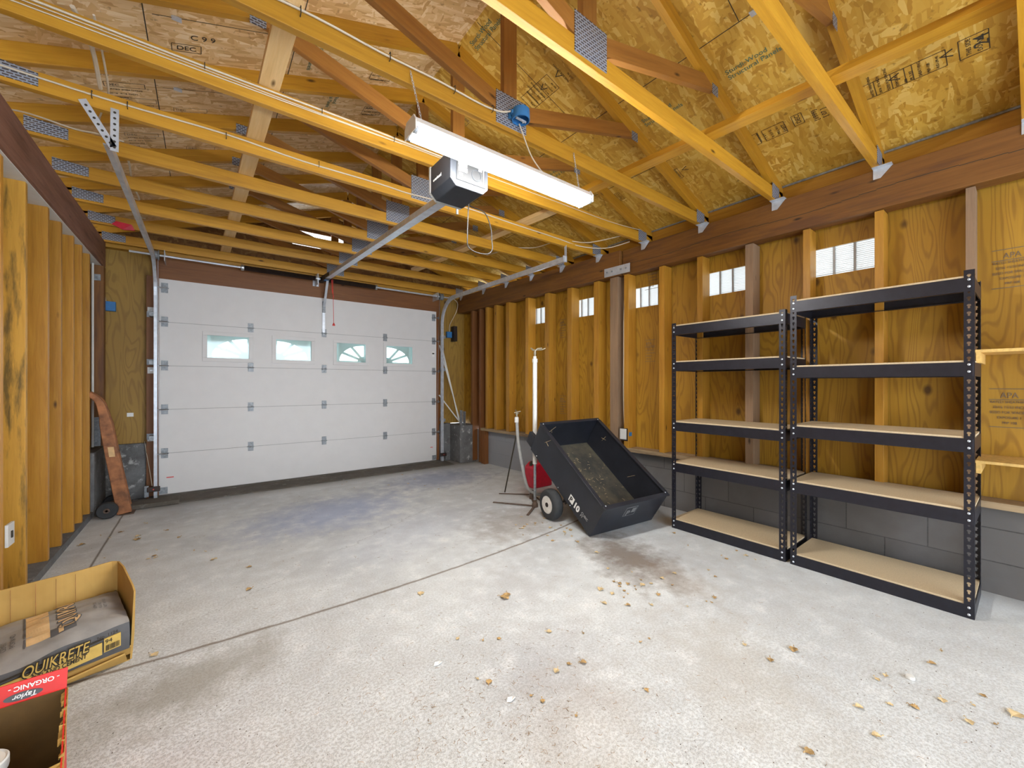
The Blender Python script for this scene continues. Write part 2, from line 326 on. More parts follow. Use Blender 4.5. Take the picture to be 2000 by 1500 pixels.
# ------------------------------------------------------------------ mesh helpers
class MB:
    def __init__(s): s.v = []; s.f = []; s.m = []
    def add(s, vs, fs, mi=0):
        o = len(s.v); s.v += [Vector(v) for v in vs]; s.f += [tuple(i + o for i in f) for f in fs]; s.m += [mi] * len(fs); return s
    def box(s, a, b, mi=0):
        (x0, y0, z0), (x1, y1, z1) = a, b
        vs = [(x0, y0, z0), (x1, y0, z0), (x1, y1, z0), (x0, y1, z0), (x0, y0, z1), (x1, y0, z1), (x1, y1, z1), (x0, y1, z1)]
        return s.add(vs, [(0, 3, 2, 1), (4, 5, 6, 7), (0, 1, 5, 4), (1, 2, 6, 5), (2, 3, 7, 6), (3, 0, 4, 7)], mi)
    def hexa(s, c8, mi=0):
        return s.add(c8, [(0, 3, 2, 1), (4, 5, 6, 7), (0, 1, 5, 4), (1, 2, 6, 5), (2, 3, 7, 6), (3, 0, 4, 7)], mi)
    def prism(s, poly, d, mi=0):
        """poly: 3-D outline, d: extrusion vector"""
        n = len(poly); d = Vector(d); vs = [Vector(p) for p in poly] + [Vector(p) + d for p in poly]
        fs = [tuple(range(n - 1, -1, -1)), tuple(range(n, 2 * n))] + [(i, (i + 1) % n, n + (i + 1) % n, n + i) for i in range(n)]
        return s.add(vs, fs, mi)
    def tube(s, pts, r, n=8, mi=0, cap=True):
        pts = [Vector(p) for p in pts]; rr = r if isinstance(r, (list, tuple)) else [r] * len(pts)
        rings = []; prev = None
        for i, p in enumerate(pts):
            d = (pts[min(i + 1, len(pts) - 1)] - pts[max(i - 1, 0)]).normalized()
            if prev is None:
                u = d.cross(Vector((0, 0, 1)) if abs(d.z) < .9 else Vector((1, 0, 0))).normalized()
            else: u = (prev - d * prev.dot(d)).normalized()
            prev = u; w = d.cross(u)
            rings.append([p + (u * math.cos(2 * math.pi * k / n) + w * math.sin(2 * math.pi * k / n)) * rr[i] for k in range(n)])
        o = [v for r_ in rings for v in r_]; fs = []
        for i in range(len(pts) - 1):
            for k in range(n): fs.append((i * n + k, i * n + (k + 1) % n, (i + 1) * n + (k + 1) % n, (i + 1) * n + k))
        if cap: fs += [tuple(range(n - 1, -1, -1)), tuple(range((len(pts) - 1) * n, len(pts) * n))]
        return s.add(o, fs, mi)
    def lathe(s, prof, c, ax='z', n=24, mi=0):
        """prof: (r, h) list; c: centre; ax: Vector axis"""
        A = Vector({'x': (1, 0, 0), 'y': (0, 1, 0), 'z': (0, 0, 1)}[ax] if isinstance(ax, str) else ax).normalized()
        u = A.cross(Vector((0, 0, 1)) if abs(A.z) < .9 else Vector((1, 0, 0))).normalized(); w = A.cross(u); c = Vector(c)
        vs = [c + A * h + (u * math.cos(2 * math.pi * k / n) + w * math.sin(2 * math.pi * k / n)) * r for r, h in prof for k in range(n)]
        fs = [(i * n + k, i * n + (k + 1) % n, (i + 1) * n + (k + 1) % n, (i + 1) * n + k) for i in range(len(prof) - 1) for k in range(n)]
        fs += [tuple(range(n - 1, -1, -1)), tuple(range((len(prof) - 1) * n, len(prof) * n))]
        return s.add(vs, fs, mi)
    def build(s, name, mats, parent=None, off=(0, 0, 0), smooth=False, bevel=0., solid=0.):
        me = bpy.data.meshes.new(name)
        off = Vector(off); me.from_pydata([v - off for v in s.v], [], s.f)
        mats = mats if isinstance(mats, (list, tuple)) else [mats]
        for m in mats: me.materials.append(M[m] if isinstance(m, str) else m)
        for p, i in zip(me.polygons, s.m): p.material_index = i
        bm = bmesh.new(); bm.from_mesh(me); bmesh.ops.recalc_face_normals(bm, faces=bm.faces); bm.to_mesh(me); bm.free()
        if smooth:
            me.polygons.foreach_set('use_smooth', [True] * len(me.polygons))
            try: me.set_sharp_from_angle(angle=math.radians(42))
            except Exception: pass
        o = bpy.data.objects.new(name, me); COL.objects.link(o)
        if parent is not None: o.parent = parent
        else: o.location = off
        if bevel:
            b = o.modifiers.new('bevel', 'BEVEL'); b.width = bevel; b.segments = 2; b.limit_method = 'ANGLE'
        if solid:
            b = o.modifiers.new('solid', 'SOLIDIFY'); b.thickness = solid; b.offset = 0
        return o
def tag(o, label=None, cat=None, group=None, kind=None):
    if label: o['label'] = label
    if cat: o['category'] = cat
    if group: o['group'] = group
    if kind: o['kind'] = kind
    return o
def empty(name, loc=(0, 0, 0), label=None, cat=None, group=None, kind=None, mat=None):
    o = bpy.data.objects.new(name, None); COL.objects.link(o); o.empty_display_size = .1
    if mat is not None: o.matrix_world = mat
    else: o.location = loc
    return tag(o, label, cat, group, kind)
def board(name, p0, p1, w, t, up, mat, parent=None, base=None, bevel=.0015, mats=None):
    """lumber from p0 to p1 (centre line); w along `up`, t across. The grain follows the object's own X."""
    p0, p1 = Vector(p0), Vector(p1); d = p1 - p0; Ln = d.length; x = d.normalized(); u = Vector(up); z = (u - x * u.dot(x)).normalized(); y = z.cross(x)
    mb = MB().box((0, -t / 2, -w / 2), (Ln, t / 2, w / 2))
    o = mb.build(name, mats or mat, None, bevel=bevel)
    mw = Matrix(((x.x, y.x, z.x, p0.x), (x.y, y.y, z.y, p0.y), (x.z, y.z, z.z, p0.z), (0, 0, 0, 1)))
    if parent is not None:
        o.parent = parent; mw = Matrix.Translation(-Vector(base or parent.location)) @ mw
    o.matrix_local = mw
    return o
def copy_tree(o, parent=None):
    c = o.copy(); COL.objects.link(c)
    if parent is not None: c.parent = parent; c.matrix_parent_inverse = o.matrix_parent_inverse.copy()
    for ch in [x for x in bpy.data.objects if x.parent == o]: copy_tree(ch, c)
    return c
def text(name, body, size, org, xd, yd, mat, parent=None, base=(0, 0, 0), align='LEFT', depth=.0006, shear=0., bold=0., sx=1.):
    cu = bpy.data.curves.new(name, 'FONT'); cu.body = body; cu.size = size; cu.align_x = align; cu.extrude = depth; cu.shear = shear; cu.offset = bold
    tmp = bpy.data.objects.new(name + '_t', cu); COL.objects.link(tmp)
    dg = bpy.context.evaluated_depsgraph_get(); dg.update()
    me = bpy.data.meshes.new_from_object(tmp.evaluated_get(dg)); bpy.data.objects.remove(tmp)
    x, y = Vector(xd).normalized() * sx, Vector(yd).normalized(); z = x.cross(y).normalized(); p = Vector(org) - Vector(base)
    me.transform(Matrix(((x.x, y.x, z.x, p.x), (x.y, y.y, z.y, p.y), (x.z, y.z, z.z, p.z), (0, 0, 0, 1))))
    me.materials.clear(); me.materials.append(M[mat]); me.name = name
    o = bpy.data.objects.new(name, me); COL.objects.link(o)
    if parent is not None: o.parent = parent
    return o
def merge(objs, name, parent, local=None):
    """join mesh objects (same parent space) into one part, without operators"""
    me = bpy.data.meshes.new(name); bm = bmesh.new(); mats = []
    for o in objs:
        d = o.data.copy(); idx = []
        for m in d.materials:
            if m not in mats: mats.append(m)
            idx.append(mats.index(m))
        for p in d.polygons: p.material_index = idx[p.material_index] if idx else 0
        bm.from_mesh(d)
    bm.to_mesh(me); bm.free()
    for m in mats: me.materials.append(m)
    for o in objs: bpy.data.objects.remove(o)
    r = bpy.data.objects.new(name, me); COL.objects.link(r)
    if parent is not None: r.parent = parent
    return r
ORD = ['first', 'second', 'third', 'fourth', 'fifth', 'sixth', 'seventh', 'eighth', 'ninth', 'tenth', 'eleventh', 'twelfth', 'thirteenth', 'fourteenth', 'fifteenth', 'sixteenth', 'seventeenth', 'eighteenth', 'nineteenth', 'twentieth']
def sk(y): return -.065 * max(0., y - 2.0)

# ------------------------------------------------------------------ the room
tag(MB().add([(-1.4, -2.2, 0), (3.9, -2.2, 0), (3.9, 6.0, 0), (-1.4, 6.0, 0), (-1.4, -2.2, -.15), (3.9, -2.2, -.15), (3.9, 6.0, -.15), (-1.4, 6.0, -.15)],
    [(0, 1, 2, 3), (7, 6, 5, 4), (0, 4, 5, 1), (1, 5, 6, 2), (2, 6, 7, 3), (3, 7, 4, 0)]).build('floor', 'floor'), kind='structure')
# right wall: sheathing with the vent openings, block base, sill
VENTS = [(.649, 1.002), (1.485, 1.807), (2.299, 2.602), (3.083, 3.38), (3.868, 4.136)]
XS = 3.64
wr = empty('wall_right', (3.6, 2, 0), kind='structure')
mb = MB(); ys = [-2.2] + [y for v in VENTS for y in v] + [5.75]
def wq(y0, y1, z0, z1):
    n = max(1, int((y1 - y0) / .5)) if y1 > 2 else 1
    cuts = sorted(set([y0, y1] + ([2.0] if y0 < 2 < y1 else [])))
    for a, b in zip(cuts, cuts[1:]):
        mb.hexa([(XS + sk(a), a, z0), (XS + .012 + sk(a), a, z0), (XS + .012 + sk(b), b, z0), (XS + sk(b), b, z0),
                 (XS + sk(a), a, z1), (XS + .012 + sk(a), a, z1), (XS + .012 + sk(b), b, z1), (XS + sk(b), b, z1)])
for i in range(len(ys) - 1):
    if i % 2 == 0: wq(ys[i], ys[i + 1], .54, 2.62)
    else: wq(ys[i], ys[i + 1], .54, 2.0); wq(ys[i], ys[i + 1], 2.205, 2.62)
mb.build('plywood_sheathing', 'ply', wr, (3.6, 2, 0))
mb = MB()
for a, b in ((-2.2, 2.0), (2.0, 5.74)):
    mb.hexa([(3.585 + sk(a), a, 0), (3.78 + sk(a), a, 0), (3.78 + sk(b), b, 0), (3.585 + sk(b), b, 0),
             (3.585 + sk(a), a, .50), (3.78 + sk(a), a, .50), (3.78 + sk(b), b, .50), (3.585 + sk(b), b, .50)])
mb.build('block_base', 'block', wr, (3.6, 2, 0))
for a, b in ((-2.2, 2.0), (2.0, 5.10)):
    board('sill_plate', (3.60 + sk(a), a, .52), (3.60 + sk(b), b, .52), .038, .20, (0, 0, 1), 'sill', wr)
board('drip_edge', (3.575, -2.2, 2.735), (3.575, 5.7, 2.735), .012, .012, (0, 0, 1), 'galvdull', wr, bevel=0)
board('blocking_board', (3.60, -2.2, 2.665), (3.60, 5.7, 2.665), .14, .03, (0, 0, 1), 'stud', wr)
# stamps on the plywood bays
def ply_stamp(y, z, mat='inkfade', s=1.):
    x = XS + sk(y) - .0022; ps = []
    for k, tx in enumerate(('APA', 'RATED SHEATHING', '32/16 15/32 INCH', 'SIZED FOR SPACING', 'EXPOSURE 1', 'PRP 108')):
        ps.append(text('line', tx, (.045 if k == 0 else .02) * s, (x, y, z - k * .030 * s), (0, -1, 0), (0, 0, 1), mat, align='CENTER', depth=.0004, sx=.8))
    for zz in (.05, -.012, -.17): ps.append(MB().box((x - .0004, y - .075 * s, z + zz * s), (x + .0004, y + .075 * s, z + (zz + .004) * s)).build('rule', mat))
    o = merge(ps, 'grade_stamp', wr); o.location = (-3.6, -2, 0); return o
for y, z in ((2.40, 1.60), (2.37, 2.34), (3.58, 1.95), (3.58, 1.00), (4.60, 1.80), (4.62, .95), (.07, 1.92), (.08, 1.12), (3.0, 1.35)):
    ply_stamp(y, z)
# left wall
wl = empty('wall_left', (-1, 2, 0), kind='structure')
MB().box((-1.02, -2.2, 0), (-1.0, 5.75, 2.62)).build('plywood_sheathing', 'plyfront', wl, (-1, 2, 0))
MB().box((-1.0, -2.2, 0), (-.80, 5.75, .05)).build('bottom_curb', 'found', wl, (-1, 2, 0))
MB().box((-1.0, -2.2, 2.352), (-.80, 5.75, 2.362)).build('white_soffit', 'white', wl, (-1, 2, 0))
# back wall behind the photographer; wide opening added to let in sky fill
wb = empty('wall_back', (1.3, -2.1, 0), kind='structure')
mb = MB().box((-1.4, -2.2, 0), (-.95, -2.1, 3.5)).box((3.3, -2.2, 0), (3.9, -2.1, 3.5)).box((-.95, -2.2, 2.35), (3.3, -2.1, 3.5))
mb.build('plywood_sheathing', 'ply', wb, (1.3, -2.1, 0))
# front wall
wf = empty('wall_front', (1.3, 5.72, 0), kind='structure'); B = (1.3, 5.72, 0)
YF = 5.72
MB().box((-1.0, YF, .57), (-.40, YF + .012, 2.60)).box((2.86, YF, .57), (3.6, YF + .012, 2.60)).build('plywood_sheathing', 'plyfront', wf, B)
MB().box((-1.0, YF - .04, 0), (-.46, YF + .1, .58)).build('foundation_pier', 'found', wf, B, bevel=.012)
MB().box((-1.0, 5.15, 0), (-.79, YF - .04, .58)).build('foundation_pier', 'found', wf, B, bevel=.012)
MB().box((2.90, YF - .12, 0), (3.10, YF + .1, .58)).build('foundation_pier', 'found', wf, B, bevel=.012)
MB().box((3.07, 5.28, 0), (3.36, YF - .02, .57)).build('foundation_pier', 'found', wf, B, bevel=.012)
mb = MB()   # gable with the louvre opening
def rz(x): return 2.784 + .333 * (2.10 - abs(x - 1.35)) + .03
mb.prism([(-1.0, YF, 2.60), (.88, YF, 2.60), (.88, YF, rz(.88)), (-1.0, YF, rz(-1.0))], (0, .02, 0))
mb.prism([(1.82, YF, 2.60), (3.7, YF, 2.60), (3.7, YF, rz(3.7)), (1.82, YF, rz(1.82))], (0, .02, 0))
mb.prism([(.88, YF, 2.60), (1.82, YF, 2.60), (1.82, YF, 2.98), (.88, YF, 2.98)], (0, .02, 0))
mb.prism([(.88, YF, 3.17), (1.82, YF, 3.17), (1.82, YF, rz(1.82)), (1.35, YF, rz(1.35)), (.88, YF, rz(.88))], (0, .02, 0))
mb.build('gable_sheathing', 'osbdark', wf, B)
board('door_header', (-.44, YF - .045, 2.44), (2.92, YF - .045, 2.44), .24, .07, (0, 0, 1), 'header', wf, B)
board('door_jamb', (-.435, YF - .04, .0), (-.435, YF - .04, 2.34), .10, .075, (1, 0, 0), 'header', wf, B)
board('door_jamb', (2.885, YF - .04, .0), (2.885, YF - .04, 2.34), .06, .075, (1, 0, 0), 'header', wf, B)
board('wall_plate', (-1.0, YF - .05, 2.595), (3.5, YF - .05, 2.595), .05, .09, (0, 0, 1), 'truss', wf, B)
MB().box((1.24, YF - .086, 2.33), (1.27, YF - .079, 2.56)).build('header_strap', 'header', wf, B)
tag(MB().box((-.46, 5.24, 0), (2.95, 5.66, .012)).box((-.46, 5.55, .012), (2.95, 5.63, .022)).build('trim_1', 'slab'), kind='structure')
tag(MB().box((-.60, 5.20, 0), (-.20, 5.42, .045)).build('trim_2', 'slab', bevel=.01), kind='structure')

# beams, posts
def beam_obj(name, p0, p1, w, t, mat, label, cat='beam', up=(0, 0, 1)):
    o = board(name, p0, p1, w, t, up, mat, None, bevel=.004); return tag(o, label, cat)
beam_obj('support_beam', (3.535, -2.15, 2.468), (3.535, 2.62, 2.468), .26, .12, 'beam', 'near length of the heavy reddish beam above the black shelves')
beam_obj('support_beam', (3.535 + sk(2.62), 2.63, 2.468), (3.535 + sk(5.65), 5.65, 2.468), .26, .12, 'beam', 'far length of the reddish beam running from the steel plate to the garage door corner')
beam_obj('support_beam', (-.845, -2.15, 2.48), (-.845, 5.6, 2.48), .245, .13, 'beamleft', 'rough brown beam lying over the left wall studs and white soffit')
# crack in the near right beam
mb = MB()
for i in range(40):
    y0 = -1 + i * .09; z0 = 2.475 + .012 * math.sin(i * .5) - i * .0009; mb.box((3.4735, y0, z0), (3.4746, y0 + .0905, z0 + .0035))
o = mb.build('long_crack', 'ink', bpy.data.objects['support_beam']); o.matrix_parent_inverse = Matrix.Identity(4)
bo = bpy.data.objects['support_beam']; bpy.context.view_layer.update(); o.matrix_local = bo.matrix_local.inverted()
# splice plate
root = empty('splice_plate', (3.42, 2.66, 2.40), 'flat galvanized splice plate bolted over the joint of the two reddish beams', 'metal plate')
pm = MB().prism([(3.471 + sk(2.52), 2.50, 2.345), (3.471 + sk(2.8), 2.81, 2.345), (3.471 + sk(2.8), 2.81, 2.435), (3.471 + sk(2.52), 2.50, 2.435)], (-.006, 0, 0))
pm.build('plate', 'galv', root, root.location)
for yy in (2.54, 2.60, 2.71, 2.77):
    MB().lathe([(.009, -.0), (.009, .008), (.005, .011)], (3.462 + sk(yy), yy, 2.39), (-1, 0, 0), 10).build('bolt', 'galvdull', root, root.location)

# right wall studs: (y centre, thickness, kind)
RS = [(-.25, .038, 'stud'), (.218, .038, 'grey'), (.612, .045, 'stud'), (1.010, .045, 'stud'), (1.40, .06, 'grey'), (1.808, .05, 'stud'), (2.175, .055, 'stud'),
      (2.565, .055, 'stud'), (2.715, .10, 'grey'), (2.945, .07, 'stud'), (3.33, .07, 'stud'), (3.70, .07, 'stud'), (4.06, .06, 'stud'), (4.45, .07, 'stud'),
      (4.72, .06, 'stud'), (4.93, .05, 'stud'), (5.10, .045, 'header'), (5.30, .05, 'header')]
desc = {0: 'stud just beyond the right end of the taller shelf', 1: 'dark weathered stud behind the outer right post of the taller shelf',
        2: 'stud to the right of the nearest wall vent', 3: 'stud to the left of the nearest wall vent', 4: 'dark weathered stud right of the second nearest wall vent',
        5: 'stud left of the second nearest wall vent, behind the shorter shelf', 6: 'stud between the outlet cable and the shorter shelf', 7: 'tan stud just right of the dark post and beside the white cable',
        8: 'wide dark stained post under the steel splice plate', 9: 'stud right of the fourth vent, just left of the dark post', 10: 'stud between the two farthest wall vents, near the taller pipe',
        11: 'stud just right of the farthest wall vent', 12: 'stud just left of the farthest wall vent', 13: 'stud two bays beyond the farthest wall vent',
        14: 'stud three bays beyond the farthest wall vent', 15: 'close set stud third from the far right corner', 16: 'reddish stud second from the far right corner', 17: 'reddish stud nearest the far right corner'}
for i, (y, t, k) in enumerate(RS):
    x = 3.565 + sk(y); z0 = .54 if y < 5.0 else .02
    o = board('wall_stud', (x, y, z0), (x, y, 2.335), .13, t, (1, 0, 0), k)
    tag(o, {'grey': '', 'stud': 'tan ', 'header': ''}[k] + desc[i] + ', right wall', 'wall stud')
# short cripples below the sill on the right
for y, lb in ((5.03, 'short brown post on the floor at the far end of the block wall'), (3.36, 'short brown post against the block wall behind the tilted cart')):
    x = 3.545 + sk(y) - .0; tag(board('short_post', (x, y, 0), (x, y, .50), .07, .09, (1, 0, 0), 'header'), lb, 'post')
# left wall studs
LS = [3.18, 3.53, 3.94, 4.24, 4.58, 4.84, 5.12]
LSD = ['stud cut by the left edge of the photo', 'mould blackened stud beside the white switch plate', 'stud with the bright varnished top, left wall', 'fourth stud from the left edge of the photo',
       'stud with the pale upper end near the far left corner', 'stud before the last one of the left wall', 'last stud of the left wall next to the white conduit']
for y, d_ in zip(LS, LSD):
    o = board('wall_stud', (-.905, y - .019, .05), (-.905, y - .019, 2.352), .19, .036, (1, 0, 0), 'mouldstud' if y == 3.53 else 'leftstud'); tag(o, 'orange brown ' + d_, 'wall stud')
for y in (2.75, 2.3, 1.9, 1.5): tag(board('wall_stud', (-.905, y - .019, .05), (-.905, y - .019, 2.352), .19, .036, (1, 0, 0), 'leftstud'), 'left wall stud outside the frame beside the photographer', 'wall stud', 'left wall studs outside the frame')
o = board('corner_post', (-.825, 5.55, .60), (-.825, 5.55, 2.35), .09, .09, (1, 0, 0), 'beam'); tag(o, 'dark brown corner post left of the mustard plywood panel', 'post')
root = empty('corner_bracket', (-.82, 5.49, .7), 'galvanized strap bracket low on the dark corner post, behind the hand truck', 'metal bracket')
MB().box((-.86, 5.495, .60), (-.80, 5.503, .88)).build('strap', 'galvdull', root, root.location)
for z in (.65, .72, .79, .85): MB().lathe([(.006, 0), (.006, .006)], (-.83, 5.495, z), (0, -1, 0), 8).build('nail', 'steel', root, root.location)
o = MB().box((-.85, 5.496, 2.20), (-.80, 5.504, 2.26)).build('metal_plate', 'galvdull', None, (-.82, 5.5, 2.2)); tag(o, 'small square metal plate high on the dark corner post', 'metal plate')
o = MB().tube([(-.845, 5.44, .60), (-.845, 5.44, 2.35)], .009).build('conduit', 'white', None, (-.845, 5.44, .6), smooth=True); tag(o, 'thin white conduit standing in the far left corner', 'conduit')
o = MB().tube([(-.70, 5.62, .0), (-.70, 5.62, .52)], .022, 12).build('drain_pipe', 'grey_l', None, (-.7, 5.62, 0), smooth=True); tag(o, 'short grey pipe standing behind the old hand truck', 'pipe')
root = empty('post_bracket', (3.17, 5.4, .58), 'galvanized post base bracket on the concrete pier, far right corner', 'metal bracket')
MB().box((3.10, 5.275, .57), (3.105, 5.35, .80)).box((3.155, 5.275, .57), (3.16, 5.35, .78)).build('strap', 'galvdull', root, root.location)

# ------------------------------------------------------------------ roof
ceil = empty('ceiling', (1.35, 2, 2.7), kind='structure'); CB = (1.35, 2, 2.7)
def rp(x, y, dn=0.):   # point on the underside of the roof panels
    return Vector((x, y, 2.784 + .333 * (2.10 - abs(x - 1.35)) - dn))
def roof(side, x0, x1, name):
    mb = MB()
    a, b = rp(x0, -2.2), rp(x1, -2.2); n = Vector((0, 0, .014))
    mb.hexa([a, b, b + Vector((0, 8.0, 0)), a + Vector((0, 8.0, 0)), a + n, b + n, b + n + Vector((0, 8.0, 0)), a + n + Vector((0, 8.0, 0))])
    return mb.build(name, 'osb' if side > 0 else 'osblit', ceil, CB)
roof(1, 1.35, 3.95, 'roof_sheathing'); roof(-1, 1.35, -1.25, 'roof_sheathing')
# panel seams and clips
def seam(xa, ya, xb, yb, w=.004):
    a, b = rp(xa, ya, .0012), rp(xb, yb, .0012); d = (b - a).normalized(); nn = Vector((-.333 * (1 if xa + xb < 2.7 else -1), 0, 1)).normalized() ; s = d.cross(nn) * w
    return MB().add([a - s, b - s, b + s, a + s], [(0, 1, 2, 3)])
for xx in (2.30, 3.02 - .12, .42, -.38 + .15):
    seam(xx, -2.2, xx, 5.7, .0025).build('panel_seam', 'ink', ceil, CB)
for k, yy in enumerate((-.3, .82, 1.98, 3.1, 4.2)):
    seam(1.36, yy + .15, 2.30, yy + .15, .002).build('panel_seam', 'ink', ceil, CB)
for k, yy in enumerate((2.56, 3.16, 3.70, 4.2)):
    seam(-.2, yy, .42, yy, .002).build('panel_seam', 'ink', ceil, CB)
for (x, y) in ((2.9, .88), (2.9, .32), (2.30, 2.1), (2.3, .9), (-.11, 2.56), (-.13, 3.16), (.42, 3.6)):
    p = rp(x, y, .004); MB().box(p - Vector((.02, .015, .003)), p + Vector((.02, .015, .003))).build('panel_clip', 'galv', ceil, CB)
# printed stamps on the panels; directions: right slope e_up (towards ridge), Y
def stamp(x, y, lines, size, mat='ink', flip=1, along='slope', frames=(), lead=1.25, sx=1.):
    right = x > 1.35; up = Vector((-1, 0, .333)).normalized() if right else Vector((1, 0, .333)).normalized()
    o = rp(x, y, .0022); Yv = Vector((0, 1, 0)); ps = []
    if along == 'slope': xd, yd = up * flip, Yv
    elif along == 'y': xd, yd = Yv * flip, up
    # keep the print readable from below
    nrm = xd.cross(yd)
    if nrm.z > 0: yd = -yd
    for i, ln in enumerate(lines):
        if isinstance(ln, tuple): tx, sc = ln
        else: tx, sc = ln, 1.
        if not tx: continue
        ps.append(text('line', tx, size * sc, o - yd * (i * size * lead), xd, yd, mat, align='LEFT', depth=.0004, sx=sx))
    for (u0, v0, u1, v1) in frames:      # thin ruled boxes in print space
        for a, b in (((u0, v0), (u1, v0)), ((u1, v0), (u1, v1)), ((u1, v1), (u0, v1)), ((u0, v1), (u0, v0))):
            pa = o + xd * a[0] + yd * a[1]; pb = o + xd * b[0] + yd * b[1]; d = (pb - pa).normalized(); n = xd.cross(yd); s = d.cross(n).normalized() * .0016
            ps.append(MB().add([pa - s, pb - s, pb + s, pa + s], [(0, 1, 2, 3)]).build('rule', mat))
    r = merge(ps, 'grade_stamp', ceil); r.location = -Vector(CB); return r
def tri(x, y, s, flip=1):
    right = x > 1.35; up = Vector((-1, 0, .333)).normalized() if right else Vector((1, 0, .333)).normalized(); Yv = Vector((0, flip, 0)); o = rp(x, y, .0022)
    a, b, c, d = o, o + up * s * .35 - Yv * s, o + up * s * .22 - Yv * s, o - up * s * .5 - Yv * s * .9
    mb = MB().add([o + Yv * .0, o - Yv * s + up * s * .5, o - Yv * s + up * s * .36, o - Yv * s * .25, ], [(0, 1, 2, 3)])
    mb.add([o, o - Yv * s * .25, o - Yv * s - up * s * .36, o - Yv * s - up * s * .5], [(0, 1, 2, 3)])
    mb.build('stamp_mark', 'ink', ceil, CB)
# big grade stamp at upper right: ruled boxes along Y
stamp(3.12, .600, ['APA', ('RATED SHEATHING', .6), ('24/16  7/16 INCH', .6), ('SIZED FOR SPACING', .6), ('EXPOSURE 1', .6), ('000', .6)], .028, frames=[(-.005, .035, .10, -.20), (-.005, -.045, .10, -.115)])
tri(3.06, .50, .05, 1); tri(3.06, .30, .05, 1)
stamp(3.12, .400, [('PS 2-92', .8), ('SHEATHING', .7), ('PRP-108', .7), ('HUD-UM-40', .6)], .026, frames=[(-.005, .03, .10, -.125)])
stamp(3.12, .19, [('THIS SIDE', .8), ('DOWN', .8)], .03, frames=[(-.01, .04, .11, -.06)])
stamp(3.10, .13, [('24', 1.5)], .05)
stamp(3.10, 1.19, [('THIS SIDE DOWN', .5), ('GRADE MARK', .5), ('1 3 4 7', .7), ('B C F G', .7), ('MILL 411', .7), ('SHIFT', .9)], .030, frames=[(-.01, .03, .09, -.03), (-.01, -.06, .09, -.19)])
stamp(3.08, .915, [('DEC', .9)], .04, frames=[(-.012, .04, .075, -.015)])
stamp(3.12, .83, ['[1999]', '[ 07 ]'], .035, along='slope')
stamp(3.10, 1.83, ['APA', ('RATED', .7), ('SHEATHING', .6)], .03, frames=[(-.01, .035, .10, -.09)]); tri(3.04, 1.72, .05)
stamp(3.06, 2.30, [('TECO', .9)], .035, frames=[(-.01, .035, .09, -.012)]); tri(3.05, 2.2, .045)
stamp(1.96, 2.26, [('APA', .8), ('THE ENGINEERED', .5), ('WOOD ASSOCIATION', .5), ('RATED SHEATHING', .55), ('24/16 7/16 INCH', .55), ('EXPOSURE 1', .55), ('PRP 108', .5)], .030, frames=[(-.01, .04, .115, -.24), (-.01, -.03, .115, -.10)])
tri(1.90, 2.14, .05); tri(1.90, 1.99, .05)
stamp(1.98, 1.93, [('THIS SIDE DOWN', .7), ('LOT 42', .6)], .028)
for x, y in ((2.53, 1.14), (2.52, 1.72), (2.50, .42), (1.42, 2.28), (2.5, 2.75), (1.9, .75)):
    stamp(x, y, ['Sturdi-Wood', 'Structural Panels'], .042, 'inkgreen', -1, 'y', lead=.95)
for x, y in ((1.78, 3.3), (1.72, 2.95), (2.7, 2.9), (2.4, 3.5), (1.8, 4.0)): stamp(x, y, [('RATED', .9), ('SHEATHING', .7), ('24/16', .8), ('EXPOSURE 1', .7)], .034, 'inkfade', frames=[(-.01, .035, .13, -.13)])
# left slope
stamp(-.06, 2.70, ['C 9 9'], .05, 'ink', 1, 'slope'); stamp(-.12, 2.79, ['DEC'], .045, 'ink', 1, 'slope', frames=[(-.02, .045, .11, -.015)])
for x, y in ((-.47, 2.93), (-.44, 3.18), (-.40, 3.33), (-.10, 3.93), (-.42, 3.75), (-.15, 3.40)):
    stamp(x, y, [('DEC', .9), ('RATED SHEATHING', .55), ('24/16  7/16 INCH', .55), ('EXPOSURE 1', .55), ('PRP 108', .5)], .032, 'ink' if y < 3.2 else 'inkfade', 1, 'slope', frames=[(-.01, .035, .17, -.01)])
for x, y in ((.40, 2.35), (.55, 2.55), (.75, 2.95), (.4, 1.9)): stamp(x, y, ['Sturdi-Wood', 'Structural Panels'], .04, 'inkgreen', 1, 'y', lead=.95)
for x, y in ((.92, 2.75), (1.0, 3.2), (.6, 3.4)): stamp(x, y, [('APA', 1.), ('RATED SHEATHING', .6), ('EXPOSURE 1', .6)], .034, 'ink', 1, 'slope', frames=[(-.01, .035, .14, -.08)])

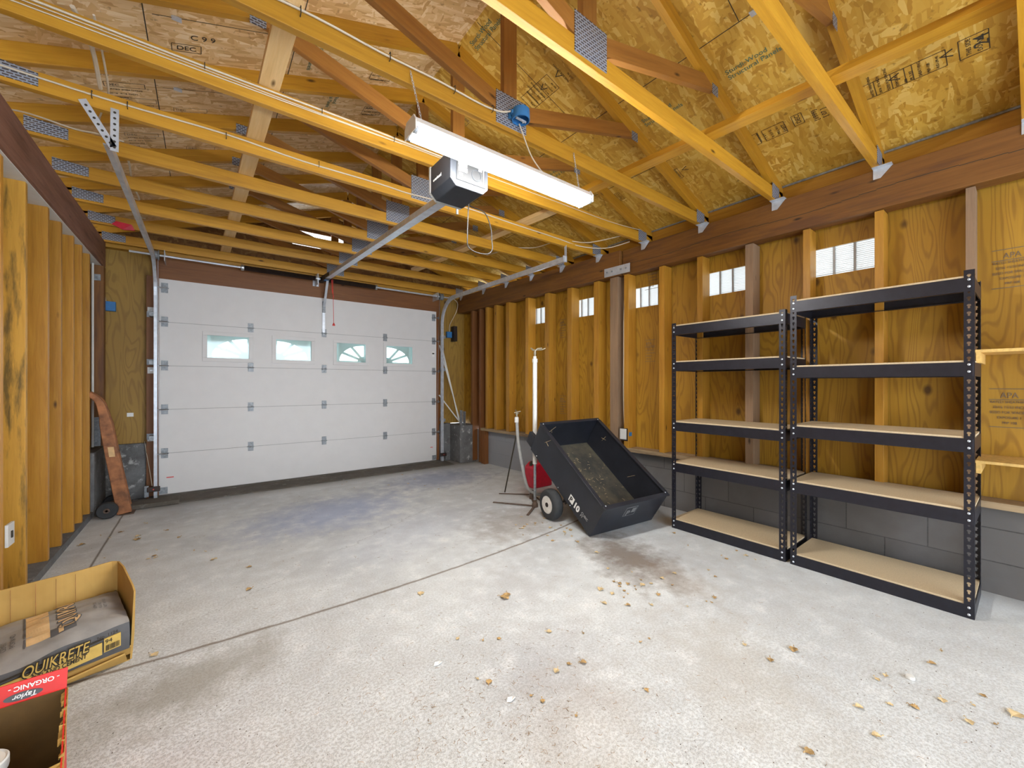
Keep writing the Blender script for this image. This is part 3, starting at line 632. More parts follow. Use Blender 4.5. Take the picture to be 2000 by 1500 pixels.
# roof trusses
TB = Vector((1.35, 0, 2.60)); TT = .036
def zt(x): return 2.69 + .333 * (2.10 - abs(x - 1.35))      # underside of the top chord
def make_truss():
    r = empty('roof_truss', TB)
    y = TT / 2
    board('bottom_chord', (-.93, y, 2.645), (3.62, y, 2.645), .09, TT, (0, 0, 1), 'truss', r)
    for s in (-1, 1):
        a = Vector((1.35, y, zt(1.35) + .047)); b = Vector((1.35 + s * 2.42, y, zt(1.35 + s * 2.42) + .047))
        board('top_chord', a, b, .089, TT, (0, 0, 1), 'truss', r)
        board('diagonal_web', (1.35 + s * .07, y, 2.735), (1.35 + s * 1.13, y, 3.045), .085, TT - .002, (0, 0, 1), 'web', r)
        x0 = 1.35 + s * 1.14; MB().box((x0 - .035, -.0015, zt(x0) - .035), (x0 + .035, .0, zt(x0) + .03)).build('nail_plate', 'plate', r, TB)
    board('king_post', (1.35, y, 2.69), (1.35, y, zt(1.35) + .02), .089, TT - .001, (1, 0, 0), 'web', r)
    MB().box((1.25, -.0025, 2.622), (1.46, -.0, 2.80)).build('nail_plate', 'plate', r, TB)
    MB().prism([(-.80, -.0025, 2.618), (-.63, -.0025, 2.618), (-.63, -.0025, 2.682), (-.80, -.0025, 2.70)], (0, .0025, 0)).build('nail_plate', 'plate', r, TB)
    return r
TY = [-1.15, -.58, .0, .60, 1.19, 1.77, 2.34, 2.89, 3.42, 3.94, 4.44, 4.96, 5.55]
TLAB = {3: 'truss ending above the taller shelf and leaving the frame at top right', 4: 'truss crossing the top of the frame, its large nail plate nearest the camera',
        5: 'truss that carries the round blue box and the chain of the light', 6: 'truss directly behind the lit tubes, with cables along its top', 7: 'truss behind the opener motor with a single white cable',
        8: 'truss next beyond the opener motor', 9: 'truss fourth from the garage door wall', 10: 'truss third from the garage door wall', 11: 'truss second from the garage door wall, with the red tag', 12: 'truss against the garage door wall'}
proto = None
for i, y in enumerate(TY):
    t_ = make_truss() if proto is None else copy_tree(proto)
    proto = proto or t_
    t_.location = (TB.x, y, TB.z)
    tag(t_, ('roof ' + TLAB[i]) if i in TLAB else ['roof truss farthest behind the photographer', 'roof truss just behind the photographer', 'roof truss overhead whose metal clip shows at the right edge'][i], 'roof truss')
bpy.context.view_layer.update()
# right heel plates and clips differ with the wall line: parts of each truss
for i, y in enumerate(TY):
    if i < 2: continue
    t_ = [o for o in bpy.data.objects if o.parent is None and o.name.startswith('roof_truss')]
    t_ = min(t_, key=lambda o: abs(o.location.y - y)); X = 3.475 + sk(y); b0 = (TB.x, y, TB.z)
    MB().prism([(X - .10, y - .0025, 2.605), (X + .03, y - .0025, 2.605), (X + .03, y - .0025, 2.70), (X - .10, y - .0025, 2.715)], (0, .0025, 0)).build('nail_plate', 'plate', t_, b0)
    mb = MB().prism([(X - .003, y - .06, 2.600), (X - .003, y + .00, 2.535), (X - .003, y + TT, 2.535), (X - .003, y + TT, 2.60)], (-.003, 0, 0))
    mb.box((X - .05, y - .06, 2.597), (X, y + TT, 2.600))
    for yy, zz in ((y - .02, 2.575), (y + .01, 2.555)): mb.lathe([(.004, 0), (.004, .003)], (X - .006, yy, zz), (-1, 0, 0), 6)
    mb.build('hurricane_clip', 'galv', t_, b0)
# braces lying on the bottom chords
tag(board('brace_board', (.27, 1.77, 2.71), (.185, 5.6, 2.71), .036, .09, (0, 0, 1), 'brace'), 'pale brace board lying across the truss chords on the left side', 'board')
tag(board('brace_board', (2.54, -.7, 2.71), (2.36, 2.2, 2.71), .036, .09, (0, 0, 1), 'truss'), 'brace board lying across the chords at upper right, near half', 'board')
tag(board('brace_board', (2.42, 2.3, 2.712), (2.20, 5.0, 2.712), .036, .09, (0, 0, 1), 'brace'), 'pale brace board lying across the chords right of the opener, far half', 'board')

# ------------------------------------------------------------------ vents
def louver(y0, y1, label):
    x = XS + sk((y0 + y1) / 2); yc = (y0 + y1) / 2; r = empty('wall_vent', (x, yc, 2.0), label, 'vent', 'louvred vents in the right wall'); b = r.location
    sl = MB(); n = 15
    for i in range(n):
        z = 2.003 + i * .202 / n
        za, zb = z + .012, z; sl.hexa([(x + .014, y0, za), (x + .034, y0, zb), (x + .034, y1, zb), (x + .014, y1, za), (x + .014, y0, za + .002), (x + .034, y0, zb + .002), (x + .034, y1, zb + .002), (x + .014, y1, za + .002)])
    sl.build('slats', 'ventplastic', r, b)
    for k in (1 / 3, 2 / 3): yy = y0 + (y1 - y0) * k; MB().box((x + .010, yy - .007, 2.0), (x + .032, yy + .007, 2.205)).build('rib', 'grey_l', r, b)
    MB().box((x + .013, y0 - .02, 1.99), (x + .034, y0, 2.215)).box((x + .013, y1, 1.99), (x + .034, y1 + .02, 2.215)).box((x + .013, y0, 2.205), (x + .034, y1, 2.215)).box((x + .013, y0, 1.99), (x + .034, y1, 2.0)).build('vent_frame', 'white', r, b)
for (a, b_), lb in zip(VENTS, ('bright louvred wall vent nearest the camera, above the taller shelf', 'bright louvred wall vent above the shorter shelf', 'bright louvred wall vent right of the hanging white cable',
                               'bright louvred wall vent second from the garage door', 'bright louvred wall vent nearest the garage door')):
    louver(a, b_, lb)
r = empty('gable_vent', (1.35, 5.73, 2.98), 'bright louvred vent high in the gable, seen through the trusses', 'vent')
mb = MB()
for i in range(6): z = 2.99 + i * .031; mb.hexa([(.88, YF + .022, z + .004), (1.82, YF + .022, z + .004), (1.82, YF + .045, z - .006), (.88, YF + .045, z - .006), (.88, YF + .022, z + .007), (1.82, YF + .022, z + .007), (1.82, YF + .045, z - .003), (.88, YF + .045, z - .003)])
mb.build('slats', 'white', r, r.location); MB().box((.86, YF + .021, 2.96), (.88, YF + .05, 3.19)).box((1.82, YF + .021, 2.96), (1.84, YF + .05, 3.19)).build('vent_frame', 'white', r, r.location)

# ------------------------------------------------------------------ garage door
D0 = 5.64; XL, XR = -.385, 2.85
door = empty('door_1', (1.23, D0, 0), kind='structure'); DB = door.location.copy()
ZS = [.022, .460, .928, 1.395, 1.862, 2.322]
WIN = [(-.01, .445), (.66, 1.115), (1.36, 1.80), (2.03, 2.485)]; WZ = (1.465, 1.78)
for i in range(5):
    mb = MB(); z0, z1 = ZS[i] + .002, ZS[i + 1] - .002
    if i != 3: mb.box((XL, D0, z0), (XR, D0 + .045, z1))
    else:
        xs = [XL] + [x for w in WIN for x in w] + [XR]
        for k in range(0, 9, 2): mb.box((xs[k], D0, z0), (xs[k + 1], D0 + .045, z1))
        for a, b in WIN: mb.box((a, D0, z0), (b, D0 + .045, WZ[0])); mb.box((a, D0, WZ[1]), (b, D0 + .045, z1))
    mb.build('door_panel', 'door', door, DB)
for z in ZS[1:5]: MB().box((XL, D0 + .004, z - .003), (XR, D0 + .03, z + .003)).build('panel_joint', 'doorgap', door, DB)
MB().box((XL, D0 - .004, .0), (XR, D0 + .045, .022)).build('bottom_seal', 'grey_l', door, DB)
for k, (a, b) in enumerate(WIN):
    z0, z1 = WZ; fw = .032
    fr = MB().box((a - .012, D0 - .008, z0 - .012), (b + .012, D0 + .002, z0 + fw)).box((a - .012, D0 - .008, z1 - fw), (b + .012, D0 + .002, z1 + .012)) \
        .box((a - .012, D0 - .008, z0 + fw), (a + fw, D0 + .002, z1 - fw)).box((b - fw, D0 - .008, z0 + fw), (b + .012, D0 + .002, z1 - fw)).build('window_frame', 'door', door, DB, bevel=.003)
    MB().box((a, D0 + .012, z0), (b, D0 + .016, z1)).build('window_pane', 'glass', fr)
    bpy.data.objects[fr.name]
    pane = [o for o in bpy.data.objects if o.parent == fr][0]; pane.location = -DB
    # fan insert: quarter ellipse opening with two spokes
    right = (k % 2 == 0)            # hub at the right-bottom corner for windows 1 and 3
    hx = (b - fw - .015) if right else (a + fw + .015); sg = -1 if right else 1; hz = z0 + fw + .018
    Wd, Hd = (b - a) - 2 * fw - .055, (z1 - z0) - 2 * fw - .04
    ins = MB(); nseg = 18; yq = D0 + .020
    arc = [(hx + sg * Wd * math.cos(t), hz + Hd * math.sin(t)) for t in [math.pi / 2 * j / nseg for j in range(nseg + 1)]]
    ox0, ox1 = (a, b); farx = a if right else b; nearx = b if right else a
    for j in range(nseg):       # web outside the arc
        (xa, za), (xb, zb) = arc[j], arc[j + 1]
        ins.prism([(xa, yq, za), (xb, yq, zb), (xb, yq, z1), (xa, yq, z1)], (0, .012, 0))
    ins.box((min(farx, arc[0][0]), yq, z0), (max(farx, arc[0][0]), yq + .012, z1))
    ins.box((min(nearx, arc[-1][0]), yq, z0), (max(nearx, arc[-1][0]), yq + .012, z1))
    ins.box((min(hx, arc[0][0]), yq, z0), (max(hx, arc[0][0]), yq + .012, hz))
    for an in (math.pi / 6, math.pi / 3):
        e = Vector((hx + sg * Wd * 1.02 * math.cos(an), yq, hz + Hd * 1.02 * math.sin(an))); h = Vector((hx, yq - .001, hz)); e.y -= .001; d = (e - h).normalized(); s = Vector((-d.z, 0, d.x)) * .017
        ins.prism([h - s, e - s, e + s, h + s], (0, .011, 0))
    hub = [(hx, yq, hz)] + [(hx + sg * .085 * math.cos(t), yq, hz + .065 * math.sin(t)) for t in [math.pi / 2 * j / 8 for j in range(9)]]
    ins.prism([(a_, yq - .002, c_) for a_, _, c_ in hub], (0, .006, 0))
    io = ins.build('fanlight_insert', 'fan', fr); io.location = -DB
def hinge(x, z, side=0):
    mb = MB().box((x - .028, D0 - .004, z + .006), (x + .028, D0, z + .055)).box((x - .028, D0 - .004, z - .05), (x + .028, D0, z - .006))
    mb.tube([(x - .034, D0 - .008, z), (x + .034, D0 - .008, z)], .006, 8)
    for dx in (-.02, .02): mb.box((x + dx - .002, D0 - .016, z - .02), (x + dx + .002, D0, z + .02))
    for dx in (-.016, .016):
        for dz in (.03, -.03): mb.lathe([(.004, 0), (.004, .004)], (x + dx, D0 - .004, z + dz), (0, -1, 0), 6)
    h = mb.build('hinge', 'galvdull', door, DB)
    if side:
        xe = XL - .02 if side < 0 else XR + .02; xr = min(x, xe), max(x, xe)
        q = MB().tube([(xr[0], D0 - .035, z), (xr[1] + .02, D0 - .035, z)], .005, 8).lathe([(.008, -.006), (.02, -.005), (.02, .005), (.008, .006)], (xe, D0 - .035, z), 'x', 12).box((x - .028, D0 - .035, z - .012), (x + .028, D0, z - .008)).build('roller', 'steel', h)
        q.location = -DB
for z in ZS[1:5]:
    for x in (.431, 1.236, 2.044): hinge(x, z)
for z in ZS[1:5] + [2.222]:
    hinge(XL + .045, z, -1); hinge(XR - .045, z, 1)
MB().box((XL + .0, D0 - .005, .03), (XL + .07, D0, .10)).box((XR - .07, D0 - .005, .03), (XR, D0, .10)).build('corner_bracket', 'galvdull', door, DB)
mb = MB().box((1.213, D0 - .012, 1.87), (1.245, D0, 2.28))
mb.build('centre_stile', 'galv', door, DB)
MB().box((XL + .06, D0 - .0015, .195), (XL + .12, D0, .205)).box((XR - .10, D0 - .0015, .22), (XR - .06, D0, .23)).build('warning_sticker', 'redcord', door, DB)
MB().box((XR - .075, D0 - .0015, 1.62), (XR - .03, D0, 1.70)).build('warning_label', 'paper', door, DB)
MB().box((XR - .07, D0 - .002, 1.66), (XR - .035, D0 - .0015, 1.68)).build('warning_label', 'ink', door, DB)

# tracks
def track(x, side, label, ybk, lab2):
    r = empty('door_track', (x, 5.50, .02), label, 'door track'); b = r.location
    def chan(pts, name):
        mb = MB()
        prof = [(-.026, -.014), (.026, -.014), (.026, .012), (.021, .012), (.021, -.009), (-.021, -.009), (-.021, .012), (-.026, .012)]
        rings = []
        for i, p in enumerate(pts):
            p = Vector(p); d = (Vector(pts[min(i + 1, len(pts) - 1)]) - Vector(pts[max(i - 1, 0)])).normalized(); xx = Vector((side, 0, 0)); w = d.cross(xx).normalized()
            rings.append([p + w * a + xx * c for a, c in prof])
        n = len(prof); vs = [v for q in rings for v in q]
        fs = [(i * n + k, i * n + (k + 1) % n, (i + 1) * n + (k + 1) % n, (i + 1) * n + k) for i in range(len(pts) - 1) for k in range(n)]
        mb.add(vs, fs + [tuple(range(n)), tuple(range((len(pts) - 1) * n, len(pts) * n))]).build(name, 'galv', r, b)
    YV, ZH, R = 5.53, 2.475, .36
    chan([(x, YV, .02), (x, YV, ZH - R)], 'vertical_track')
    chan([(x, YV - R + R * math.cos(a), ZH - R + R * math.sin(a)) for a in [math.pi / 2 * j / 12 for j in range(13)]], 'curved_track')
    chan([(x, YV - R, ZH), (x, ybk, ZH - .01)], 'horizontal_track')
    for z in (.25 + .37, 1.40, 1.90): MB().box((x + side * .012, YV - .01, z), (x + side * .05, D0 + .04, z + .045)).box((x + side * .012, D0 - .02, z), (x + side * .075, D0 - .014, z + .06)).build('track_bracket', 'galvdull', r, b)
    return r, b
tl, tb = track(-.405, -1, 'left garage door track rising beside the door and running back under the trusses', 2.92, '')
for p0, p1 in (((-.37, 2.885, 2.40), (-.368, 2.885, 2.62)), ((-.375, 2.885, 2.42), (-.485, 2.885, 2.62))):
    o = board('perforated_hanger', p0, p1, .032, .003, (1, 0, 0) if p0[0] > -.372 else (1, 0, .5), 'galv', tl, tb, bevel=0)
    hm = MB(); Ln = (Vector(p1) - Vector(p0)).length; k = .02
    while k < Ln - .01: hm.lathe([(.006, -.0022), (.006, .0022)], (k, 0, 0), 'y', 10); k += .03
    q = hm.build('hanger_hole', 'ink', o)
trk, tb = track(2.895, 1, 'right garage door track curving from the door to the beam', 2.90, '')
o = board('perforated_hanger', (2.909, 2.893, 2.44), (2.909, 2.893, 2.61), .03, .003, (0, 1, 0), 'galv', trk, tb, bevel=0)
MB().box((2.87, 2.888, 2.44), (2.925, 2.893, 2.50)).build('end_plate', 'galv', trk, tb)

# torsion shaft
r = empty('torsion_shaft', (1.23, 5.55, 2.53), 'torsion shaft with two dark springs above the garage door', 'garage door hardware'); b = r.location
Y5, Z5 = 5.50, 2.530
MB().tube([(-.60, Y5, Z5), (3.02, Y5, Z5)], .012, 12).build('shaft', 'galv', r, b, smooth=True)
def coil(x0, x1, nm):
    mb = MB(); n = int((x1 - x0) / .009); pts = []
    prof = []
    for i in range(n + 1):
        x = i * (x1 - x0) / n; prof += [(.026, x), (.031, x + .0045)]
    mb.lathe(prof, (x0, Y5, Z5), 'x', 14); return mb.build(nm, 'spring', r, b, smooth=True)
coil(.352, 1.10, 'torsion_spring'); coil(1.16, 1.86, 'torsion_spring')
for x in (.345, 1.87): MB().lathe([(.02, -.02), (.034, -.015), (.034, .01), (.018, .02)], (x, Y5, Z5), 'x', 14).lathe([(.006, 0), (.006, .03)], (x, Y5, Z5), (0, 0, 1), 8).build('winding_cone', 'steel', r, b)
for x in (-.40, 2.86):
    MB().lathe([(.03, -.03), (.052, -.026), (.052, -.020), (.042, -.016), (.042, .016), (.052, .020), (.052, .026), (.03, .03)], (x, Y5, Z5), 'x', 20).build('cable_drum', 'galvdull', r, b, smooth=True)
    MB().box((x - .07 * (1 if x > 0 else -1) - .003, Y5 - .05, Z5 - .06), (x - .07 * (1 if x > 0 else -1) + .003, YF - .08, Z5 + .05)).build('end_bearing_plate', 'galv', r, b)
MB().box((1.125, Y5 - .03, Z5 - .07), (1.135, YF - .08, Z5 + .06)).box((1.10, YF - .09, Z5 - .07), (1.17, YF - .081, Z5 + .05)).lathe([(.035, -.01), (.035, .01)], (1.13, Y5, Z5), 'x', 16).build('centre_bracket', 'galv', r, b)
for x in (-.385, 2.845): MB().tube([(x, D0 - .02, .06), (x, 5.52, Z5)], .0025, 5).build('lift_cable', 'steel', r, b)

# opener
r = empty('garage_door_opener', (1.17, 2.0, 2.28), 'black garage door opener motor hung behind the light, with steel rail to the door', 'garage door opener'); b = r.location
ox, oy, oz = 1.165, 1.90, 2.275
def octo(y, hw=.122, h=.185, c=.035): return [(ox - hw + c, y, oz), (ox + hw - c, y, oz), (ox + hw, y, oz + c), (ox + hw, y, oz + h), (ox - hw, y, oz + h), (ox - hw, y, oz + c)]
MB().prism(octo(oy), (0, .235, 0)).build('motor_case', 'opener', r, b, bevel=.004)
MB().prism([(x, oy + .235, z) for x, _, z in octo(0, .124, .19, .04)], (0, .018, 0)).build('front_bezel', 'grey_l', r, b)
face = MB().prism([(ox - .085, oy - .004, oz + .035), (ox + .10, oy - .004, oz + .035), (ox + .10, oy - .004, oz + .165), (ox - .085, oy - .004, oz + .165)], (0, .004, 0)).build('back_panel', 'openerface', r, b)
for (x0, z0, x1, z1) in ((-.075, .115, -.02, .15), (-.075, .085, -.02, .108), (-.07, .06, -.05, .074), (.055, .12, .075, .13)):
    q = MB().box((ox + x0, oy - .006, oz + z0), (ox + x1, oy - .004, oz + z1)).build('warning_label', 'paper', face); q.location = -b
q = MB().box((ox + .085, oy - .007, oz + .045), (ox + .089, oy - .004, oz + .15)).build('antenna_wire', 'white', face); q.location = -b
q = MB().tube([(ox + .04 + .03 * math.cos(a), oy - .005, oz + .09 + .03 * math.sin(a)) for a in [2 * math.pi * i / 20 for i in range(21)]], .002, 5).build('speaker_ring', 'opener', face); q.location = -b
text('brand_lettering', 'overhead', .026, (ox - .1235, oy + .20, oz + .085), (0, -1, 0), (0, 0, 1), 'white', r, b)
# rail: inverted T track
ra, rb = Vector((1.155, oy + .25, 2.335)), Vector((1.215, 5.42, 2.545)); d = (rb - ra)
for wz, wx, nm in ((.030, .014, 'rail'),):
    o = board(nm, ra, rb, .055, .020, (0, 0, 1), 'galv', r, b, bevel=0); o2 = board('rail_flange', ra + Vector((0, 0, -.028)), rb + Vector((0, 0, -.028)), .008, .058, (0, 0, 1), 'galv', r, b, bevel=0)
board('rail_end', rb + Vector((0, -.2, -.012)), rb + Vector((-.02, .23, .0)), .06, .05, (0, 0, 1), 'spring', r, b)
MB().box((1.19, 5.40, 2.505), (1.24, 5.46, 2.545)).build('trolley', 'blue', r, b)
board('door_arm', (1.232, 5.43, 2.51), (1.229, 5.60, 2.20), .028, .004, (1, 0, 0), 'galv', r, b, bevel=0)
MB().box((1.212, 5.60, 2.13), (1.246, D0 - .012, 2.27)).build('door_arm_bracket', 'galvdull', r, b)
MB().tube([(1.262, 5.30, 2.50), (1.268, 5.30, 2.2), (1.272, 5.30, 1.955)], .003, 6).tube([(1.256, 5.33, 2.50), (1.258, 5.31, 2.35), (1.272, 5.30, 2.28)], .004, 6).build('release_cord', 'redcord', r, b)
MB().lathe([(.006, .035), (.010, .025), (.016, .012), (.016, 0)], (1.273, 5.30, 1.925), 'z', 10).build('release_handle', 'redcord', r, b)
for x in (ox - .10, ox + .10):
    MB().box((x - .012, oy + .10, oz + .18), (x + .012, oy + .104, 2.62)).build('hanger_strap', 'galv', r, b)
MB().box((ox + .16, 2.33, 2.33), (ox + .175, 2.338, 2.62)).build('hanger_strap', 'galvdull', r, b)
# wire loop below the motor
w = [(1.25, 2.05, 2.29), (1.25, 2.06, 2.20), (1.252, 2.07, 2.09), (1.27, 2.09, 2.035), (1.34, 2.11, 2.02), (1.43, 2.12, 2.03), (1.475, 2.13, 2.07), (1.485, 2.15, 2.14), (1.49, 2.17, 2.23), (1.46, 2.2, 2.33), (1.40, 2.3, 2.40), (1.37, 2.32, 2.5)]
def smoothp(pts, n=4):
    P = [Vector(p) for p in pts]; out = []
    for i in range(len(P) - 1):
        p0, p1, p2, p3 = P[max(i - 1, 0)], P[i], P[i + 1], P[min(i + 2, len(P) - 1)]
        for k in range(n):
            t = k / n; out.append(.5 * ((2 * p1) + (-p0 + p2) * t + (2 * p0 - 5 * p1 + 4 * p2 - p3) * t * t + (-p0 + 3 * p1 - 3 * p2 + p3) * t ** 3))
    out.append(P[-1]); return out
MB().tube(smoothp(w), .0034, 6).build('wire_loop', 'darkwire', r, b, smooth=True)

# fluorescent light
LX0, LX1, LY, LZ = .735, 1.885, 1.70, 2.33
r = empty('shop_light', (1.31, LY, LZ), 'lit two-tube fluorescent shop light hanging on chains from the trusses', 'ceiling light'); b = r.location
MB().prism([(LX0, LY - .055, LZ + .022), (LX0, LY + .055, LZ + .022), (LX0, LY + .035, LZ + .055), (LX0, LY - .035, LZ + .055)], (LX1 - LX0, 0, 0)).build('housing', 'white', r, b)
for x in (LX0 - .006, LX1): MB().prism([(x, LY - .06, LZ - .012), (x, LY + .06, LZ - .012), (x, LY + .06, LZ + .03), (x, LY + .04, LZ + .06), (x, LY - .04, LZ + .06), (x, LY - .06, LZ + .03)], (.006, 0, 0)).build('end_cap', 'white', r, b)
for s in (-1, 1):
    tb_ = MB().tube([(LX0 + .012, LY + s * .034, LZ), (LX1 - .012, LY + s * .034, LZ)], .0185, 16).build('tube', 'tube', r, b, smooth=True)
    for x in (LX0 + .006, LX1 - .006):
        q = MB().lathe([(.019, -.007), (.019, .007)], (x, LY + s * .034, LZ), 'x', 14).build('tube_cap', 'galv', tb_); q.location = -b
def chain(p0, p1, nm='chain'):
    p0, p1 = Vector(p0), Vector(p1); d = p1 - p0; n = int(d.length / .016); mb = MB()
    for i in range(n):
        c = p0 + d * ((i + .5) / n); pts = []
        for k in range(9):
            a = 2 * math.pi * k / 8; e = Vector((1, 0, 0)) if i % 2 else Vector((0, 1, 0)); pts.append(c + d.normalized() * .010 * math.cos(a) + e * .0045 * math.sin(a))
        mb.tube(pts, .0013, 4, cap=False)
    return mb.build(nm, 'galv', r, b)
chain((.79, LY, LZ + .055), (.76, 1.768, 2.66)); chain((1.83, LY, LZ + .055), (1.85, 1.768, 2.66))
MB().tube(smoothp([(1.395, 1.75, 2.655), (1.42, 1.745, 2.60), (1.46, 1.73, 2.50), (1.51, 1.72, 2.44), (1.56, LY, LZ + .055)]), .004, 6).build('power_cord', 'cable', r, b, smooth=True)

# round blue junction box on the truss
r = empty('junction_box', (1.385, 1.74, 2.68), 'round blue ceiling box nailed to a truss nail plate above the light', 'electrical box'); b = r.location
MB().lathe([(.012, .058), (.048, .056), (.050, .0), (.045, .0), (.043, .05), (.012, .05)], (1.385, 1.722, 2.655), 'z', 24).build('box_body', 'blue', r, b, smooth=True)
MB().box((1.33, 1.755, 2.67), (1.44, 1.768, 2.715)).tube([(1.335, 1.735, 2.68), (1.335, 1.735, 2.70)], .008, 8).build('nail_bracket', 'blue', r, b)
MB().box((1.35, 1.718, 2.655), (1.42, 1.726, 2.664)).lathe([(.004, 0), (.004, .008)], (1.40, 1.722, 2.648), 'z', 8).build('clamp', 'galv', r, b)

# cables stapled along the trusses
def cable(name, pts, r_, label, mat='cable', grp=None, n=4):
    o = MB().tube(smoothp(pts, n), r_, 6).build(name, mat, None, pts[0], smooth=True); return tag(o, label, 'cable', grp)
cable('power_cable', [(-.7, 1.762, 2.66), (.0, 1.762, 2.668), (.35, 1.762, 2.680), (.62, 1.762, 2.672), (.9, 1.762, 2.676), (1.15, 1.762, 2.668), (1.28, 1.758, 2.68), (1.35, 1.735, 2.705)], .0048, 'white cable stapled along the truss to the round blue box')
cable('power_cable', [(-.7, 2.332, 2.672), (0, 2.332, 2.668), (.6, 2.332, 2.676), (1.1, 2.332, 2.672), (1.5, 2.332, 2.675)], .0048, 'upper of the three white cables on the truss behind the light')
cable('power_cable', [(-.7, 2.332, 2.655), (0, 2.332, 2.655), (.6, 2.332, 2.655), (1.0, 2.332, 2.66), (1.5, 2.332, 2.66), (2.2, 2.332, 2.665), (2.9, 2.332, 2.67), (3.3, 2.3, 2.68)], .0024, 'middle thin cable on the truss behind the light')
cable('power_cable', [(-.7, 2.334, 2.64), (-.1, 2.334, 2.642), (.5, 2.332, 2.648), (.95, 2.333, 2.658)], .0026, 'lowest thin cable on the truss behind the light')
cable('power_cable', [(-.85, 2.882, 2.665), (-.4, 2.882, 2.655), (.1, 2.882, 2.665), (.5, 2.882, 2.645), (1.0, 2.882, 2.65), (1.25, 2.882, 2.645), (1.7, 2.882, 2.672), (2.2, 2.882, 2.66), (2.8, 2.882, 2.65), (3.1, 2.882, 2.64), (3.3, 2.7, 2.61), (3.36, 2.45, 2.62)], .0048, 'white cable running the full length of the truss behind the opener')
cable('power_cable', [(-.80, 3.20, 2.61), (-.77, 3.30, 2.66), (-.72, 3.40, 2.70), (-.6, 3.41, 2.69), (-.5, 3.41, 2.70), (-.4, 3.45, 2.71)], .0045, 'white cable end curling over the left end of a truss')
cable('power_cable', [(-.42, 2.34, 2.71), (-.40, 2.55, 2.705), (-.42, 2.88, 2.70)], .009, 'thick white cable crossing two trusses at upper left')
cable('power_cable', [(-.36, 2.34, 2.71), (-.37, 2.6, 2.70), (-.40, 2.95, 2.705), (-.47, 3.2, 2.70), (-.5, 3.42, 2.70)], .0045, 'thin white cable crossing the trusses at upper left')
cable('power_cable', [(-.42, 3.43, 2.70), (-.40, 3.6, 2.68), (-.42, 3.94, 2.70), (-.43, 4.05, 2.69), (-.41, 4.3, 2.66), (-.46, 4.44, 2.70), (-.46, 4.7, 2.66), (-.43, 4.9, 2.70)], .006, 'white cable sagging between the farther trusses beside the left track')
cable('power_cable', [(3.3, 2.38, 2.67), (3.1, 2.75, 2.64), (2.95, 3.0, 2.70), (2.9, 3.35, 2.71), (2.7, 3.5, 2.70), (2.62, 3.9, 2.71)], .0045, 'white cable looping over the truss ends above the right track')
r = empty('staple_row', (.5, 1.76, 2.67), 'black cable staples holding the white cable to the box truss', 'cable staples', kind='stuff')
mb = MB()
for x in (-.1, .30, .66, .99, 1.22): mb.tube([(x, 1.768, 2.655), (x, 1.753, 2.658), (x, 1.753, 2.688), (x, 1.768, 2.69)], .002, 5)
for x in (.0, .5, .9): mb.tube([(x, 2.338, 2.655), (x, 2.323, 2.657), (x, 2.323, 2.682), (x, 2.338, 2.684)], .002, 5)
for x in (-.45, -.32, .1, .6): mb.tube([(x, 2.888, 2.64), (x, 2.874, 2.643), (x, 2.874, 2.673), (x, 2.888, 2.675)], .002, 5)
bpy.data.objects.remove(r); tag(mb.build('cable_staples', 'ink', None, (.5, 1.76, 2.67)), 'small black staples holding the white cables to the truss chords', 'staples', kind='stuff')
o = MB().prism([(-.62, 4.93, 2.64), (-.52, 4.93, 2.63), (-.50, 4.935, 2.585), (-.58, 4.93, 2.575), (-.65, 4.932, 2.61)], (0, .02, 0)).build('red_tag', 'red', None, (-.58, 4.93, 2.6)); tag(o, 'small dark red tag hanging on a far truss at upper left', 'tag')

# boxes on the end wall
def jbox(name, x, y, z, label, w=.085, h=.095):
    r = empty(name, (x, y, z), label, 'electrical box'); b = r.location
    MB().box((x - w / 2, y - .05, z - h / 2), (x + w / 2, y, z + h / 2)).build('box_body', 'blue', r, b, bevel=.004); return r, b
r, b = jbox('switch_box', -.76, 5.50 + .21, 1.985, 'blue electrical box on the mustard plywood left of the garage door'); MB().tube([(-.79, 5.69, 2.03), (-.80, 5.70, 2.1), (-.80, 5.70, 2.55)], .004, 6).build('cable', 'cable', r, b)
r, b = jbox('switch_box', 3.09, 5.70, 1.985, 'blue electrical box on the plywood right of the garage door'); MB().box((3.14, 5.60, 1.88), (3.20, 5.70, 2.12)).build('grey_cover', 'spring', r, b)
MB().tube(smoothp([(3.10, 5.68, 2.03), (3.10, 5.66, 2.15), (3.19, 5.62, 2.35), (3.20, 5.6, 2.5), (3.05, 5.6, 2.58)]), .005, 6).build('cable', 'cable', r, b)
o = MB().box((-.64, 5.716, .86), (-.59, 5.72, .90)).build('paper_label', 'paper', None, (-.61, 5.71, .88)); tag(o, 'tiny white label on the mustard plywood behind the hand truck', 'label')
# outlet on the right wall
x = 3.53 + sk(2.6); r = empty('outlet_box', (x, 2.6, .66), 'outlet box with white cover at the foot of the hanging cable, beside the cart', 'electrical outlet'); b = r.location
MB().box((x - .035, 2.545, .61), (x + .05, 2.63, .74)).build('box_body', 'spring', r, b, bevel=.004)
MB().box((x - .043, 2.555, .625), (x - .035, 2.635, .735)).build('cover_plate', 'white', r, b, bevel=.003)
MB().box((x - .02, 2.537, .66), (x + .03, 2.545, .70)).build('blue_label', 'blue', r, b)
cable('power_cable', [(x, 2.59, .74), (x - .01, 2.60, .80), (x - .012, 2.61, 1.1), (x - .02, 2.60, 1.5), (x - .012, 2.605, 1.9), (x - .01, 2.59, 2.15), (x, 2.56, 2.33)], .007, 'white cable hanging from the beam to the outlet box')
cable('power_cable', [(x, 2.57, .74), (x - .008, 2.58, .9), (x - .008, 2.575, 1.4), (x - .008, 2.58, 2.0), (x, 2.55, 2.33)], .005, 'thinner second cable hanging beside the outlet cable')
